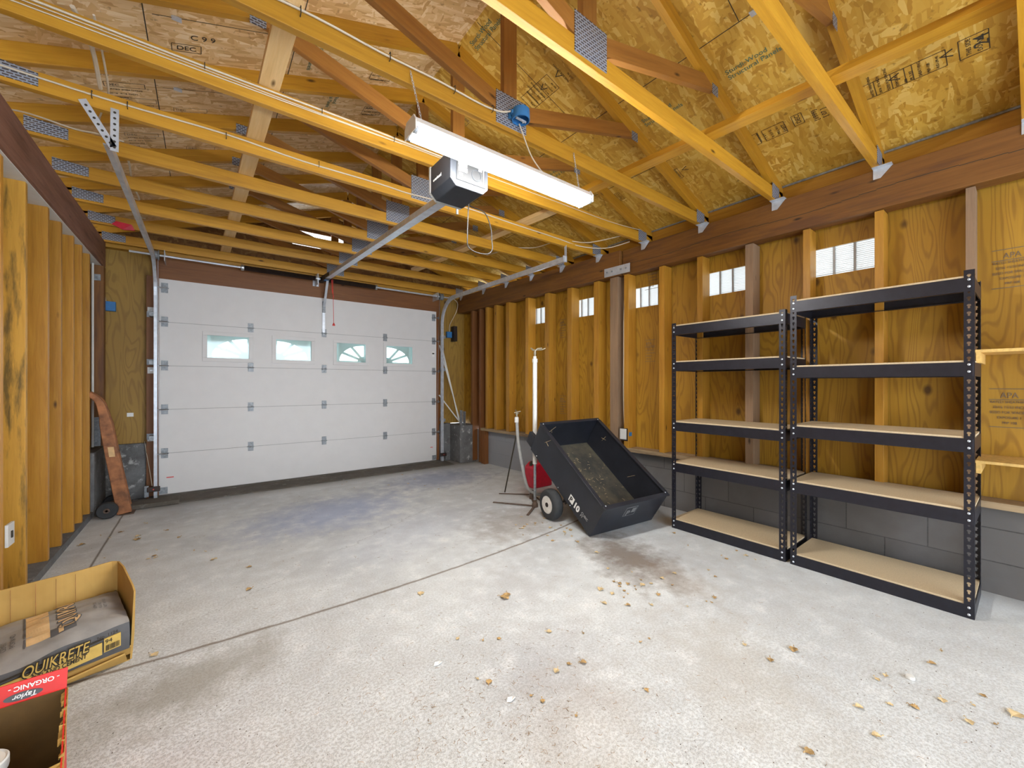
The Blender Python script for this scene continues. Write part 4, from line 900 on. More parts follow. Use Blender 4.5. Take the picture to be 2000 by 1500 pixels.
# switch plate low on the left wall
r = empty('switch_plate', (-.80, 3.24, .42), 'white switch plate low on the left wall studs', 'switch plate'); b = r.location
MB().box((-.812, 3.20, .36), (-.80, 3.29, .475)).build('cover_plate', 'white', r, b, bevel=.002); MB().box((-.80, 3.238, .40), (-.795, 3.252, .435)).build('toggle', 'ink', r, b)
# safety sensors
for x, lb, s in ((-.415, 'dark safety sensor at the foot of the left door track', 1), (2.885, 'dark safety sensor at the foot of the right door track', -1)):
    r = empty('safety_sensor', (x, 5.48, .09), lb, 'door sensor'); b = r.location
    MB().box((x - .05, 5.455, .10), (x + .05, 5.49, .15)).build('sensor_body', 'spring', r, b, bevel=.006)
    MB().box((x - .06 * s - .01, 5.48, .05), (x - .05 * s + .012, 5.52, .16)).build('bracket', 'galvdull', r, b)
    MB().lathe([(.006, 0), (.006, .004)], (x, 5.455, .125), (0, -1, 0), 8).build('indicator_lens', 'redcord', r, b)
cable('sensor_wire', [(-.50, 5.66, .60), (-.48, 5.64, .45), (-.455, 5.60, .3), (-.43, 5.52, .15)], .003, 'thin pale wire drooping down to the left door sensor')
for z, lb in ((.62, 'lowest'), (1.33, 'middle'), (1.96, 'highest')):
    r = empty('jamb_clip', (-.435, 5.63, z), lb + ' of the three white clips on the brown jamb left of the door', 'clip', 'white clips on the left jamb'); b = r.location
    MB().box((-.475, 5.632, z - .02), (-.415, 5.64, z + .045)).build('clip_plate', 'white', r, b); MB().box((-.455, 5.625, z + .005), (-.43, 5.632, z + .02)).build('screw', 'steel', r, b)
# white strips leaning in the right corner
for p0, p1, lb in (((3.17, 5.45, .585), (2.885, 5.60, 1.80), 'longer white strip leaning right of the garage door'), ((3.15, 5.44, .585), (2.915, 5.60, 1.82), 'second long white strip leaning right of the garage door'),
                   ((3.16, 5.42, .585), (2.87, 5.585, 1.03), 'short white strip leaning at the foot of the long ones')):
    tag(board('plastic_strip', p0, p1, .018, .008, (1, 0, 0), 'white'), lb, 'plastic strip')

# ------------------------------------------------------------------ storage shelves
def key_flange(mb, org, ud, H, w, mirror=1):
    """perforated flange: width w along ud, height H, with a row of keyhole openings"""
    org, ud = Vector(org), Vector(ud); p = .0385; z = 0; zz = Vector((0, 0, 1))
    hole = [(0, -.011), (.004, -.009), (.004, .0), (.008, .004), (.006, .010), (0, .012), (-.006, .010), (-.008, .004), (-.004, .0), (-.004, -.009)]
    while z + p <= H + 1e-6:
        cx, cz = w / 2, z + p / 2
        outer = [(0, -p / 2), (w / 2, -p / 2), (w / 2, -.003), (w / 2, .006), (w / 2, p / 2), (0, p / 2), (-w / 2, p / 2), (-w / 2, .006), (-w / 2, -.003), (-w / 2, -p / 2)]
        vs = [org + ud * (cx + a) + zz * (cz + c_) for a, c_ in outer] + [org + ud * (cx + a) + zz * (cz + c_) for a, c_ in hole]
        n = 10; mb.add(vs, [(i, (i + 1) % n, n + (i + 1) % n, n + i) for i in range(n)]); z += p
    if z < H: mb.add([org + zz * z, org + ud * w + zz * z, org + ud * w + zz * H, org + zz * H], [(0, 1, 2, 3)])
def shelf_unit(x0, x1, y0, y1, H, tops, label):
    r = empty('storage_shelf', ((x0 + x1) / 2, (y0 + y1) / 2, 0), label, 'shelving unit'); b = r.location
    fw = .036
    for (x, y, sx, sy) in ((x0, y0, 1, 1), (x0, y1, 1, -1), (x1, y0, -1, 1), (x1, y1, -1, -1)):
        mb = MB(); key_flange(mb, (x, y, 0), (0, sy, 0), H, fw); key_flange(mb, (x, y, 0), (sx, 0, 0), H, fw)
        mb.build('post', 'blackm', r, b, solid=.0022)
    for zt_ in tops:
        bd = MB().box((x0 + .004, y0 + .004, zt_ - .014), (x1 - .004, y1 - .004, zt_)).build('shelf_board', 'pboard', r, b)
        h = .072
        for nm, A, Bb in (('front_beam', (x0 - .0015, y0 + .003, zt_ - .010 - h), (x0 + .004, y1 - .003, zt_ - .010)), ('rear_beam', (x1 - .004, y0 + .003, zt_ - .010 - h), (x1 + .0015, y1 - .003, zt_ - .010)),
                          ('side_beam', (x0 + .003, y0 - .0015, zt_ - .010 - h), (x1 - .003, y0 + .004, zt_ - .010)), ('side_beam', (x0 + .003, y1 - .004, zt_ - .010 - h), (x1 - .003, y1 + .0015, zt_ - .010))):
            mb = MB().box(A, Bb)
            if nm == 'front_beam': mb.box((x0, A[1], A[2]), (x0 + .03, Bb[1], A[2] + .004)); mb.box((x0, A[1], Bb[2] - .008), (x0 + .03, Bb[1], Bb[2] - .005))
            if nm == 'rear_beam': mb.box((x1 - .03, A[1], A[2]), (x1, Bb[1], A[2] + .004))
            o = mb.build(nm, 'blackm', r, b, bevel=.001)
            if nm == 'front_beam':
                for yy in (y0 + fw / 2, y1 - fw / 2):
                    for dz in (.022, .058): q = MB().lathe([(.006, 0), (.006, .003), (.003, .005)], (x0 - .0015, yy, zt_ - dz), (-1, 0, 0), 10).build('rivet', 'galv', o); q.location = -b
    return r
shelf_unit(3.10, 3.52, 1.015, 1.838, 1.705, [1.690, 1.390, .893, .554, .083], 'shorter black steel shelving unit with five boards, beside the cart')
shelf_unit(3.10, 3.52, .180, .985, 1.785, [1.757, 1.322, .930, .560, .078], 'taller black steel shelving unit with five boards, at the right')
for z, th, lb in ((1.385, .016, 'upper plywood wall shelf right of the tall black unit'), (.788, .014, 'lower plywood wall shelf right of the tall black unit')):
    r = empty('wall_shelf', (3.42, -.3, z - .06), lb, 'wall shelf'); b = r.location
    MB().box((3.30, -1.0, z - th), (3.635, .188, z)).build('shelf_board', 'plyedge', r, b)
    for y in (.168, -.4): MB().box((3.30, y, z - th - .055), (3.635, y + .018, z - th)).build('side_support', 'plyedge', r, b)

# ------------------------------------------------------------------ dump cart
yaw, tilt, roll = -.12, .593, .024
w_ = Vector((math.cos(yaw), math.sin(yaw), 0)); h_ = Vector((-math.sin(yaw), math.cos(yaw), 0))
l_ = h_ * math.cos(tilt) + Vector((0, 0, math.sin(tilt))); n_ = -h_ * math.sin(tilt) + Vector((0, 0, math.cos(tilt)))
w_, n_ = w_ * math.cos(roll) + n_ * math.sin(roll), -w_ * math.sin(roll) + n_ * math.cos(roll)
E0 = Vector((2.387, 2.112, .004))
MC = Matrix(((w_.x, l_.x, n_.x, E0.x), (w_.y, l_.y, n_.y, E0.y), (w_.z, l_.z, n_.z, E0.z), (0, 0, 0, 1)))
cart = empty('dump_cart', label='black tilted garden dump cart resting on its front edge, in front of the block wall', cat='dump cart', mat=MC)
CW, CL, CD, th = .70, 1.015, .32, .008
FL = .012
mb = MB()   # tub shell: local x width, y length, z depth
def tubpts(o_, z0, z1): return [(-FL * 0 + o_, o_, z0), (CW - o_, o_, z0), (CW - o_, CL - o_, z0), (o_, CL - o_, z0)]
out = [(0, 0, 0), (CW, 0, 0), (CW, CL, 0), (0, CL, 0), (0, 0, CD), (CW, 0, CD), (CW, CL, CD), (0, CL, CD)]
inn = [(th, th, th), (CW - th, th, th), (CW - th, CL - th, th), (th, CL - th, th), (th, th, CD), (CW - th, th, CD), (CW - th, CL - th, CD), (th, CL - th, CD)]
mb.add(out + inn, [(0, 3, 2, 1), (0, 1, 5, 4), (1, 2, 6, 5), (2, 3, 7, 6), (3, 0, 4, 7),
                   (4, 5, 13, 12), (5, 6, 14, 13), (6, 7, 15, 14), (7, 4, 12, 15)])
mb.add(inn, [(0, 1, 2, 3), (0, 4, 5, 1), (1, 5, 6, 2), (2, 6, 7, 3), (3, 7, 4, 0)], 0)
mb.m[len(mb.m) - 5] = 1
mb.build('tub', ['cart', 'cartin'], cart, bevel=.004)
rim = MB()
rw = .026
for a, bq in (((-.006, -.012, CD - .006), (CW + .006, rw, CD + .006)), ((-.006, CL - rw, CD - .006), (CW + .006, CL + .006, CD + .006)), ((-.012, rw, CD - .006), (rw, CL - rw, CD + .006)), ((CW - rw, rw, CD - .006), (CW + .012, CL - rw, CD + .006))): rim.box(a, bq)
rim.build('rim', 'cart', cart, bevel=.003)
mb = MB()
for x in (.18, .50): mb.box((x, .12, -.035), (x + .04, CL + .05, -.001))
mb.box((.10, .45, -.05), (.60, .52, -.02)).box((.22, CL - .05, -.06), (.5, CL + .02, .0)); mb.build('chassis', 'blackm', cart, bevel=.002)
# drawbar/latch end sticking out at the top left
mb = MB().prism([(-.0, CL + .001, .02), (.10, CL + .001, .02), (.10, CL + .09, .08), (.0, CL + .09, .07)], (0, .0, .012)).box((.0, CL, .02), (.012, CL + .10, .14)).box((.09, CL, .02), (.102, CL + .08, .12)).tube([(.05, CL + .02, .09), (.05, CL + .12, .11)], .018, 10)
mb.build('latch_bracket', 'cart', cart)
# folded tow bar lying on the floor side
q = MB().box((.32, .52, -.075), (.38, .95, -.036)); q.build('tow_bar', 'blackm', cart, bevel=.003)
# wheels: world positions turned into the cart's frame
MI = MC.inverted(); axd = Vector((math.cos(yaw), math.sin(yaw), 0))
RW = .135
def wheel(c):
    c = Vector(c); ax = axd
    tyre = [(RW * .56, -.045), (RW * .80, -.048), (RW * .94, -.036), (RW * .995, -.018), (RW, 0), (RW * .995, .018), (RW * .94, .036), (RW * .80, .048), (RW * .56, .045), (RW * .52, .02), (RW * .52, -.02)]
    mb = MB().lathe(tyre, c, ax, 36); mb.f = mb.f[:-2]; mb.m = mb.m[:-2]
    n = 36; o0 = 0; last = len(tyre) - 1
    mb.f += [(last * n + k, last * n + (k + 1) % n, (k + 1) % n, k) for k in range(n)]; mb.m += [0] * n
    for i in range(30):
        a = 2 * math.pi * i / 30
    wo = mb; wo.v = [MI @ v for v in wo.v]; o = wo.build('wheel', 'rubber', cart, smooth=True)
    hb = MB().lathe([(RW * .57, -.046), (RW * .54, -.046), (RW * .48, -.032), (RW * .28, -.028), (RW * .26, -.040), (RW * .16, -.042), (RW * .16, .042), (RW * .28, .03), (RW * .5, .03), (RW * .57, .044)], c, ax, 32)
    hb.v = [MI @ v for v in hb.v]; hb.build('wheel_hub', 'hub', o, smooth=True)
    cp = MB().lathe([(RW * .15, -.05), (RW * .15, -.041)], c, ax, 14); cp.v = [MI @ v for v in cp.v]; cp.build('axle_cap', 'spring', o)
c1 = Vector((2.435, 2.60, RW + .001)); wheel(c1); c2 = c1 + axd * .72; wheel(c2)
mb = MB().tube([c1 - axd * .01, c2 + axd * .01], .011, 10); mb.v = [MI @ v for v in mb.v]; mb.build('axle', 'steel', cart)
mb = MB()
for x in (.14, .54):   # brackets from the axle up to the tub
    pa = MI @ (c1 + axd * (x - .0)); mb.prism([(x, pa.y - .02, pa.z - .02), (x, pa.y + .02, pa.z - .02), (x, pa.y + .07, -.001), (x, pa.y - .07, -.001)], (.006, 0, 0))
mb.build('axle_bracket', 'blackm', cart)
# lettering on the left side (local -x face): reads along -length
xf = -.0012; XD, YD = (0, -1, 0), (0, 0, 1)
sq = MB().prism([(xf, .345, .045), (xf, .282, .045), (xf, .282, .108), (xf, .345, .108)], (.0012, 0, 0)).build('logo_square', 'paper', cart)
t1 = text('logo_letter', 'P', .062, (xf - .001, .335, .054), XD, YD, 'cart', cart, bold=.002)
text('side_lettering', '10', .075, (xf, .272, .048), XD, YD, 'paper', cart, bold=.0035)
text('side_lettering', 'CUBIC', .030, (xf, .170, .078), XD, YD, 'grey_l', cart); text('side_lettering', 'FT', .030, (xf, .170, .048), XD, YD, 'grey_l', cart)
# logo on the front end (local y=0 face)
yf = -.0015
MB().prism([(.26, yf, .165), (.385, yf, .165), (.385, yf, .265), (.26, yf, .265)], (0, .0015, 0)).build('logo_plate', 'steel', cart)
MB().prism([(.266, yf - .001, .171), (.379, yf - .001, .171), (.379, yf - .001, .259), (.266, yf - .001, .259)], (0, .001, 0)).build('logo_plate', 'cart', cart)
text('logo_letter', 'P', .075, (.275, yf - .002, .178), (1, 0, 0), (0, 0, 1), 'steel', cart, bold=.003); MB().box((.33, yf - .002, .20), (.372, yf - .001, .25)).build('logo_plate', 'steel', cart)
mb = MB()
for (x, y, z) in ((.02, .02, CD + .006), (CW - .02, .02, CD + .006), (.02, CL - .02, CD + .006), (CW - .02, CL - .02, CD + .006)): mb.lathe([(.006, 0), (.004, .004)], (x, y, z), 'z', 8)
for (y, z) in ((.5, .02), (.9, .02), (.30, .02)): mb.lathe([(.005, 0), (.003, .003)], (0, y, z), (-1, 0, 0), 8)
mb.build('bolt', 'galv', cart)
# grass clippings stuck in the tub
mb = MB(); rnd = random.Random(3)
for i in range(120):
    u = rnd.gauss(.36, .16); v = rnd.gauss(.60, .22)
    if not (.03 < u < CW - .03 and .05 < v < CL - .05): continue
    a = rnd.uniform(0, 6.28); ln = rnd.uniform(.006, .035); mb.tube([(u, v, .011), (u + ln * .5 * math.cos(a), v + ln * .5 * math.sin(a), .013), (u + ln * math.cos(a + .3), v + ln * math.sin(a + .3), .011)], .0009, 4)
o = mb.build('grass_clippings', 'leaf2', None); o.matrix_world = MC; tag(o, 'dry grass clippings stuck to the floor of the black cart', 'grass clippings', kind='stuff')
mb = MB()
for (p, q) in (((-.003, .86, .22), (-.004, .80, .30)), ((-.003, .84, .24), (-.003, .80, .23)), ((CW - .012, .86, .2), (CW - .012, .80, .22)), ((CW - .012, .84, .18), (CW - .012, .82, .25)), ((CW - .012, .40, .12), (CW - .012, .34, .2)), ((.12, CL - .012, .2), (.19, CL - .012, .27)), ((.15, CL - .012, .24), (.17, CL - .012, .2))):
    mb.tube([p, q], .0014, 4)
o = mb.build('straw_bits', 'leaf2', None); o.matrix_world = MC; tag(o, 'pale straw bits clinging to the sides of the black cart', 'straw', kind='stuff')

# red fuel can behind the cart
r = empty('fuel_can', (3.10, 3.53, 0), 'red plastic fuel can standing behind the tilted cart', 'fuel can'); b = Vector((2.86, 3.36, 0))
MB().prism([(2.73, 3.29, .0), (3.02, 3.29, .0), (3.02, 3.29, .22), (2.96, 3.29, .29), (2.80, 3.29, .29), (2.73, 3.29, .24)], (0, .17, 0)).build('can_body', 'red', r, b, bevel=.018)
MB().tube([(2.80, 3.37, .285), (2.81, 3.37, .325), (2.93, 3.37, .325), (2.95, 3.37, .285)], .012, 8).build('handle', 'red', r, b); MB().lathe([(.024, 0), (.024, .03), (.012, .05)], (2.765, 3.37, .255), 'z', 14).build('cap', 'ink', r, b)
MB().tube([(2.76 + .05 * math.cos(t), 3.288, .13 + .05 * math.sin(t)) for t in [6.283 * k / 24 for k in range(25)]], .003, 5).build('embossed_ring', 'red', r, b)

# sprinkler stands
r = empty('sprinkler_stand', (2.556, 2.93, 0), 'tall white pipe sprinkler stand behind the cart, touching no wall', 'sprinkler stand'); b = r.location
r['label'] = 'tall sprinkler stand with a straight white pipe rising behind the cart'
MB().tube([(2.556, 2.96, .03), (2.556, 2.96, .45)], .014, 12).build('lower_pipe', 'galvdull', r, b, smooth=True)
MB().tube([(2.556, 2.96, .42), (2.556, 2.96, 1.42)], .022, 14).build('riser_pipe', 'white', r, b, smooth=True)
MB().lathe([(.026, 0), (.026, .035), (.016, .04), (.016, .06)], (2.556, 2.96, 1.41), 'z', 14).build('coupling', 'white', r, b)
MB().tube([(2.556, 2.96, 1.46), (2.556, 2.96, 1.52), (2.58, 2.95, 1.545), (2.62, 2.93, 1.55)], .009, 8).tube([(2.53, 2.97, 1.53), (2.62, 2.93, 1.535), (2.65, 2.91, 1.55)], .006, 8).tube([(2.52, 2.98, 1.55), (2.545, 2.965, 1.53)], .008, 8).lathe([(.014, 0), (.012, .03)], (2.556, 2.96, 1.49), 'z', 10).build('sprinkler_head', 'brass', r, b)
for p, q in (((2.556, 2.96, .012), (2.33, 2.80, .006)), ((2.556, 2.96, .012), (2.31, 3.32, .006)), ((2.556, 2.96, .012), (2.72, 3.2, .006))):
    board('foot_bar', p, q, .006, .022, (0, 0, 1), 'iron', r, b, bevel=0)
MB().lathe([(.03, 0), (.03, .03), (.018, .05), (.018, .07)], (2.556, 2.96, .0), 'z', 12).build('base_collar', 'iron', r, b)
r = empty('sprinkler_stand', (2.69, 3.24, 0), 'shorter sprinkler stand with a pale curved hose and a dark slanted leg', 'sprinkler stand'); b = r.location
MB().tube(smoothp([(2.576, 3.274, .86), (2.58, 3.271, .77), (2.588, 3.264, .61), (2.614, 3.245, .40), (2.648, 3.219, .19), (2.68, 3.20, .10), (2.73, 3.17, .06), (2.80, 3.15, .04), (2.95, 3.1, .03)]), .017, 10).build('hose', 'grey_l', r, b, smooth=True)
MB().lathe([(.022, 0), (.022, .05), (.012, .06)], (2.576, 3.274, .80), 'z', 12).build('coupling', 'white', r, b)
MB().tube([(2.576, 3.274, .85), (2.576, 3.274, .91)], .009, 8).tube([(2.55, 3.28, .90), (2.61, 3.25, .915)], .006, 6).tube([(2.555, 3.27, .93), (2.60, 3.27, .89)], .006, 6).lathe([(.016, 0), (.012, .02)], (2.576, 3.274, .885), 'z', 8).build('sprinkler_head', 'brass', r, b)
MB().tube([(2.572, 3.277, .66), (2.63, 3.554, .005)], .007, 8).build('leg', 'ink', r, b)
for p, q in (((2.80, 3.28, .010), (2.545, 3.545, .006)), ((2.80, 3.28, .010), (2.72, 3.05, .006))): board('foot_bar', p, q, .006, .018, (0, 0, 1), 'iron', r, b, bevel=0)
MB().lathe([(.03, 0), (.03, .04), (.02, .07), (.015, .09)], (2.715, 3.19, .0), 'z', 12).build('base_collar', 'iron', r, b)

# old hand truck
r = empty('hand_truck', (-.62, 5.1, 0), 'old wooden hand truck with curved handles leaning in the far left corner', 'hand truck'); b = r.location
for dy, dx in ((0, 0), (.20, -.02)):
    pts = smoothp([(-.585 + dx, 5.10 + dy, .01), (-.63 + dx, 5.10 + dy, .30), (-.675 + dx, 5.10 + dy, .60), (-.71 + dx, 5.11 + dy, .84), (-.735 + dx, 5.115 + dy, .98), (-.765 + dx, 5.12 + dy, 1.06), (-.83 + dx, 5.12 + dy, 1.12)], 3)
    mb = MB(); rings = []; n = len(pts)
    for i, p in enumerate(pts):
        d = (pts[min(i + 1, n - 1)] - pts[max(i - 1, 0)]).normalized(); s = d.cross(Vector((0, 1, 0))).normalized(); k = i / (n - 1); hw = .052 * (1 - k) + .018 * k if k > .5 else .050 - .018 * k; ty = .022
        rings.append([p - s * hw + Vector((0, -ty, 0)), p + s * hw + Vector((0, -ty, 0)), p + s * hw + Vector((0, ty, 0)), p - s * hw + Vector((0, ty, 0))])
    vs = [v for q in rings for v in q]; fs = [(i * 4 + k, i * 4 + (k + 1) % 4, (i + 1) * 4 + (k + 1) % 4, (i + 1) * 4 + k) for i in range(n - 1) for k in range(4)] + [(3, 2, 1, 0), (n * 4 - 4, n * 4 - 3, n * 4 - 2, n * 4 - 1)]
    mb.add(vs, fs).build('side_rail', 'oldwood', r, b, bevel=.006)
for z, x in ((.25, -.64), (.62, -.69)): MB().box((x - .02, 5.12, z), (x + .03, 5.28, z + .05)).build('crossbar', 'oldwood', r, b)
for y in (5.02, 5.34):
    wl_ = MB().lathe([(.02, -.02), (.042, -.018), (.064, -.024), (.073, -.012), (.073, .012), (.064, .024), (.042, .018), (.02, .02)], (-.69, y, .074), 'y', 28).build('wheel', 'rubber', r, b, smooth=True)
    q = MB().lathe([(.022, -.03), (.022, .03)], (-.69, y, .074), 'y', 12).build('wheel_hub', 'iron', wl_); q.location = -b
MB().tube([(-.69, 4.99, .074), (-.69, 5.37, .074)], .01, 8).build('axle', 'iron', r, b); MB().box((-.62, 5.06, .0), (-.52, 5.32, .008)).build('toe_plate', 'iron', r, b)
o = MB().prism([(-.685, 5.0765, .54), (-.645, 5.0765, .54), (-.655, 5.0765, .63), (-.695, 5.0765, .63)], (0, .001, 0)).build('yellow_label', 'bagtan', r, b)

# ------------------------------------------------------------------ cardboard tray with the cement bag
ya = math.radians(13); U = Vector((math.cos(ya), math.sin(ya), 0)); V = Vector((-math.sin(ya), math.cos(ya), 0)); Z_ = Vector((0, 0, 1))
FR = Vector((-.258, 2.392, .003)); BW, BD = .47, .375
def Q(u, v, z): return FR - U * u + V * v + Z_ * z      # u: leftwards, v: backwards
r = empty('cardboard_box', FR, 'cut open cardboard box holding the cement bag, by the left wall studs', 'cardboard box'); b = r.location
T = .006
def wallp(name, pts, mat='card', bev=0):   # pts: outline; thickness along a normal
    p = [Vector(q) for q in pts]; n = (p[1] - p[0]).cross(p[2] - p[0]).normalized() * T
    return MB().prism(p, n).build(name, mat, r, b)
wallp('bottom', [Q(0, 0, 0), Q(BW, 0, 0), Q(BW, BD, 0), Q(0, BD, 0)])
wallp('back_wall', [Q(0, BD, 0), Q(BW, BD, 0), Q(BW, BD + .0, .315), Q(.27, BD, .318), Q(.12, BD, .32), Q(.02, BD + .005, .325), Q(0, BD, .32)])
wallp('right_wall', [Q(0, 0, 0), Q(0, BD, 0), Q(0, BD, .32), Q(-.006, .26, .325), Q(-.012, .04, .30), Q(-.012, .0, .29), Q(-.008, 0, .10)])
wallp('left_wall', [Q(BW, 0, 0), Q(BW, BD, 0), Q(BW, BD, .315), Q(BW + .01, .16, .26), Q(BW + .0, .0, .20)])
wallp('front_flap', [Q(.01, -.004, .003), Q(BW, -.02, .003), Q(BW, -.09, .02), Q(.25, -.065, .035), Q(.02, -.035, .045)])
wallp('crushed_flap', [Q(.0, .0, .03), Q(.20, -.035, .045), Q(.40, -.05, .03), Q(.40, -.06, .06), Q(.18, -.05, .068), Q(.0, -.02, .07)])
for u in (.14, .20, .26, .33): MB().prism([Q(u, BD - .0065, .02), Q(u + .0012, BD - .0065, .02), Q(u + .0012, BD - .0065, .31), Q(u, BD - .0065, .31)], V * .001).build('crease', 'oldwood', r, b)
# bag
bg = empty('cement_bag', Q(.22, .17, .01), 'grey paper bag of portland cement with tan lettering in the cut cardboard box', 'cement bag'); bb = bg.location
nu, nv = 26, 20; bm_v = []
def bagz(s, t):   # s 0..1 right to left, t 0..1 front to back
    s = min(1, max(0, s)); t = min(1, max(0, t)); e = (1 - abs(2 * s - 1) ** 7) * (1 - abs(2 * t - 1) ** 7)
    return .205 + .005 * t - .035 * s + .005 * math.sin(s * 5 + t * 3) + .022 * math.sin(math.pi * s) * math.sin(math.pi * t) + .003 * math.sin(17 * s + 9 * t) + .0025 * math.sin(31 * t - 12 * s) - .025 * (1 - e)
def bagp(s, t, top=True):
    u = .006 + s * (BW - .03); v = -.035 - .03 * s + t * (BD + .02 + .03 * s)
    if top: return Q(u, v, bagz(s, t))
    return Q(u, v + .02, .012)
mb = MB(); tops = [[bagp(i / nu, j / nv) for i in range(nu + 1)] for j in range(nv + 1)]
vs = [p for row in tops for p in row]; fs = [(j * (nu + 1) + i, j * (nu + 1) + i + 1, (j + 1) * (nu + 1) + i + 1, (j + 1) * (nu + 1) + i) for j in range(nv) for i in range(nu)]
mb.add(vs, fs, 0)
def side(pts_top, bulge):
    rows = []
    for k in range(5):
        f = k / 4; rows.append([p + bulge * math.sin(math.pi * f) * .012 + Z_ * (-(p.z - .07) * f) for p in pts_top])
    n = len(pts_top); mb.add([p for q in rows for p in q], [(k * n + i, k * n + i + 1, (k + 1) * n + i + 1, (k + 1) * n + i) for k in range(4) for i in range(n - 1)], 1)
side(tops[0], -V); side(tops[-1], V); side([row[0] for row in tops], U * .5); side([row[-1] for row in tops], -U)
mb.build('bag_body', ['bag', 'bagdark'], bg, bb, smooth=True)
# top print follows the bag surface
def onbag(s, t, h=.0015): p = bagp(s, t); return p + Z_ * h
def bagquad(s0, t0, s1, t1, mat, nm, h=.0015, sh=0.):
    n = 8; m2 = MB()
    for i in range(n):
        for j in range(n):
            def g(a, c_): ss = s0 + (s1 - s0) * a / n + sh * (c_ / n); tt = t0 + (t1 - t0) * c_ / n; return onbag(ss, tt, h)
            m2.add([g(i, j), g(i + 1, j), g(i + 1, j + 1), g(i, j + 1)], [(0, 1, 2, 3)])
    return m2.build(nm, mat, bg, bb)
bagquad(.50, .18, .64, .86, 'bagtan', 'print_band'); bagquad(.645, .16, .655, .87, 'bagdark', 'print_band', .002)
bagquad(.34, .16, .50, .30, 'bagdark', 'print_band', .0016); bagquad(.42, .17, .45, .27, 'bagtan', 'print_band', .0024)
def bagtext(nm, body, size, s, t, mat, ang=90, bold=0., shear=0., h=.003, lift=True):
    cu = bpy.data.curves.new(nm, 'FONT'); cu.body = body; cu.size = size; cu.extrude = 0; cu.shear = shear; cu.offset = bold
    tmp = bpy.data.objects.new(nm, cu); COL.objects.link(tmp); dg = bpy.context.evaluated_depsgraph_get(); dg.update()
    me = bpy.data.meshes.new_from_object(tmp.evaluated_get(dg)); bpy.data.objects.remove(tmp)
    ca, sa = math.cos(math.radians(ang)), math.sin(math.radians(ang))
    for v in me.vertices:
        x, y = v.co.x, v.co.y; X_ = x * ca - y * sa; Y_ = x * sa + y * ca      # X_ along +U, Y_ along +V (metres)
        v.co = onbag(s - X_ / (BW - .03), t + Y_ / (BD + .02), h) - bb
    me.materials.clear(); me.materials.append(M[mat]); o = bpy.data.objects.new(nm, me); COL.objects.link(o); o.parent = bg; return o
bagtext('bag_lettering', 'QUIKRETE', .075, .33, .22, 'bagdark', 90, .004, h=.0024); bagtext('bag_lettering', 'QUIKRETE', .075, .33, .22, 'bagtan', 90, .0005, h=.0032)
for k, tx in enumerate(('PORTLAND', 'CEMENT', 'TYPE I/II')): bagtext('bag_lettering', tx, .020, .70 + k * .05, .25, 'bagdark', 90)
for k, tx in enumerate(('NET WT 94 LB', '42.6 KG', 'ASTM C150')): bagtext('bag_lettering', tx, .014, .12 + k * .035, .40, 'bagdark', 90)
# front (long side) print
XF_ = (U + V * .07 + Z_ * .07).normalized()
def Qf(u, z, o=0.): return Q(u, -.0505 - .07 * u - o, z - .075 * u)
def ft(body, size, u, z, mat, bold=0., shear=0., o=.0085, sx=1.): return text('bag_lettering', body, size, Qf(u, z, o), XF_, Z_, mat, bg, bb, bold=bold, shear=shear, sx=sx)
def fr(u0, z0, u1, z1, mat, o=0.): return MB().prism([Qf(u0, z0, o), Qf(u1, z0, o), Qf(u1, z1, o), Qf(u0, z1, o)], -V * .006).build('print_band', mat, bg, bb)
fr(.09, .100, .40, .148, 'bagyel'); fr(.085, .158, .39, .163, 'ink'); fr(.035, .105, .085, .160, 'bagyel', .001)
ft('QUIKRETE', .056, .300, .140, 'ink', .0045, .2, sx=.66); ft('QUIKRETE', .056, .300, .141, 'bagyel', .0, .2, o=.0105, sx=.66); ft('PORTLAND CEMENT', .024, .295, .117, 'ink', .0004, .1, sx=.72)
ft('94', .022, .082, .140, 'ink'); ft('No. 1124', .016, .105, .168, 'ink')
mbar = MB(); rnd = random.Random(5); x = .04
while x < .08: w = rnd.uniform(.0008, .0022); mbar.prism([Qf(x, .110, .009), Qf(x + w, .110, .009), Qf(x + w, .132, .009), Qf(x, .132, .009)], -V * .0008); x += w + rnd.uniform(.0008, .002)
mbar.build('barcode', 'ink', bg, bb)
# red carton at the bottom left
A, B_, C_, D_ = Vector((-.298, 1.60, .0)), Vector((-.66, 1.60, 0)), Vector((-.60, 1.18, 0)), Vector((-.232, 1.20, 0))
r = empty('red_carton', (A + C_) / 2, 'open red printed carton at the bottom left corner of the photo', 'carton'); b = r.location
HR = .375
def slab2(a, b2, z0, z1, name, inn_dir, flapcol='redpaper', th_=.0025):
    d = Vector(inn_dir).normalized()
    o = MB().hexa([a + Z_ * z0, b2 + Z_ * z0, b2 + Z_ * z0 + d * th_, a + Z_ * z0 + d * th_, a + Z_ * z1, b2 + Z_ * z1, b2 + Z_ * z1 + d * th_, a + Z_ * z1 + d * th_])
    # faces on the inner side use the plain cardboard
    o.m = [0, 0, 0, 0, 1, 0]; o.m[4] = 1; return o.build(name, ['redpaper', 'cardin'], r, b)
slab2(A, B_, 0, HR, 'far_wall', (0, -1, 0)); slab2(D_, A, 0, HR, 'right_wall', (-1, 0, 0)); slab2(C_, D_, 0, HR - .02, 'near_wall', (0, 1, 0)); slab2(B_, C_, 0, HR, 'left_wall', (1, 0, 0))
MB().prism([A, B_, C_, D_], Z_ * .003).build('bottom', 'cardin', r, b)
flp = MB().prism([A + Z_ * HR, A + Vector((-.08, 0, HR - .008)), B_ + Z_ * (HR - .005), B_ + Vector((0, .012, HR + .045)), A + Vector((0, .012, HR + .048))], (0, .003, 0)).build('far_flap', 'redpaper', r, b)
FD = Vector((0, .24, 1)).normalized()
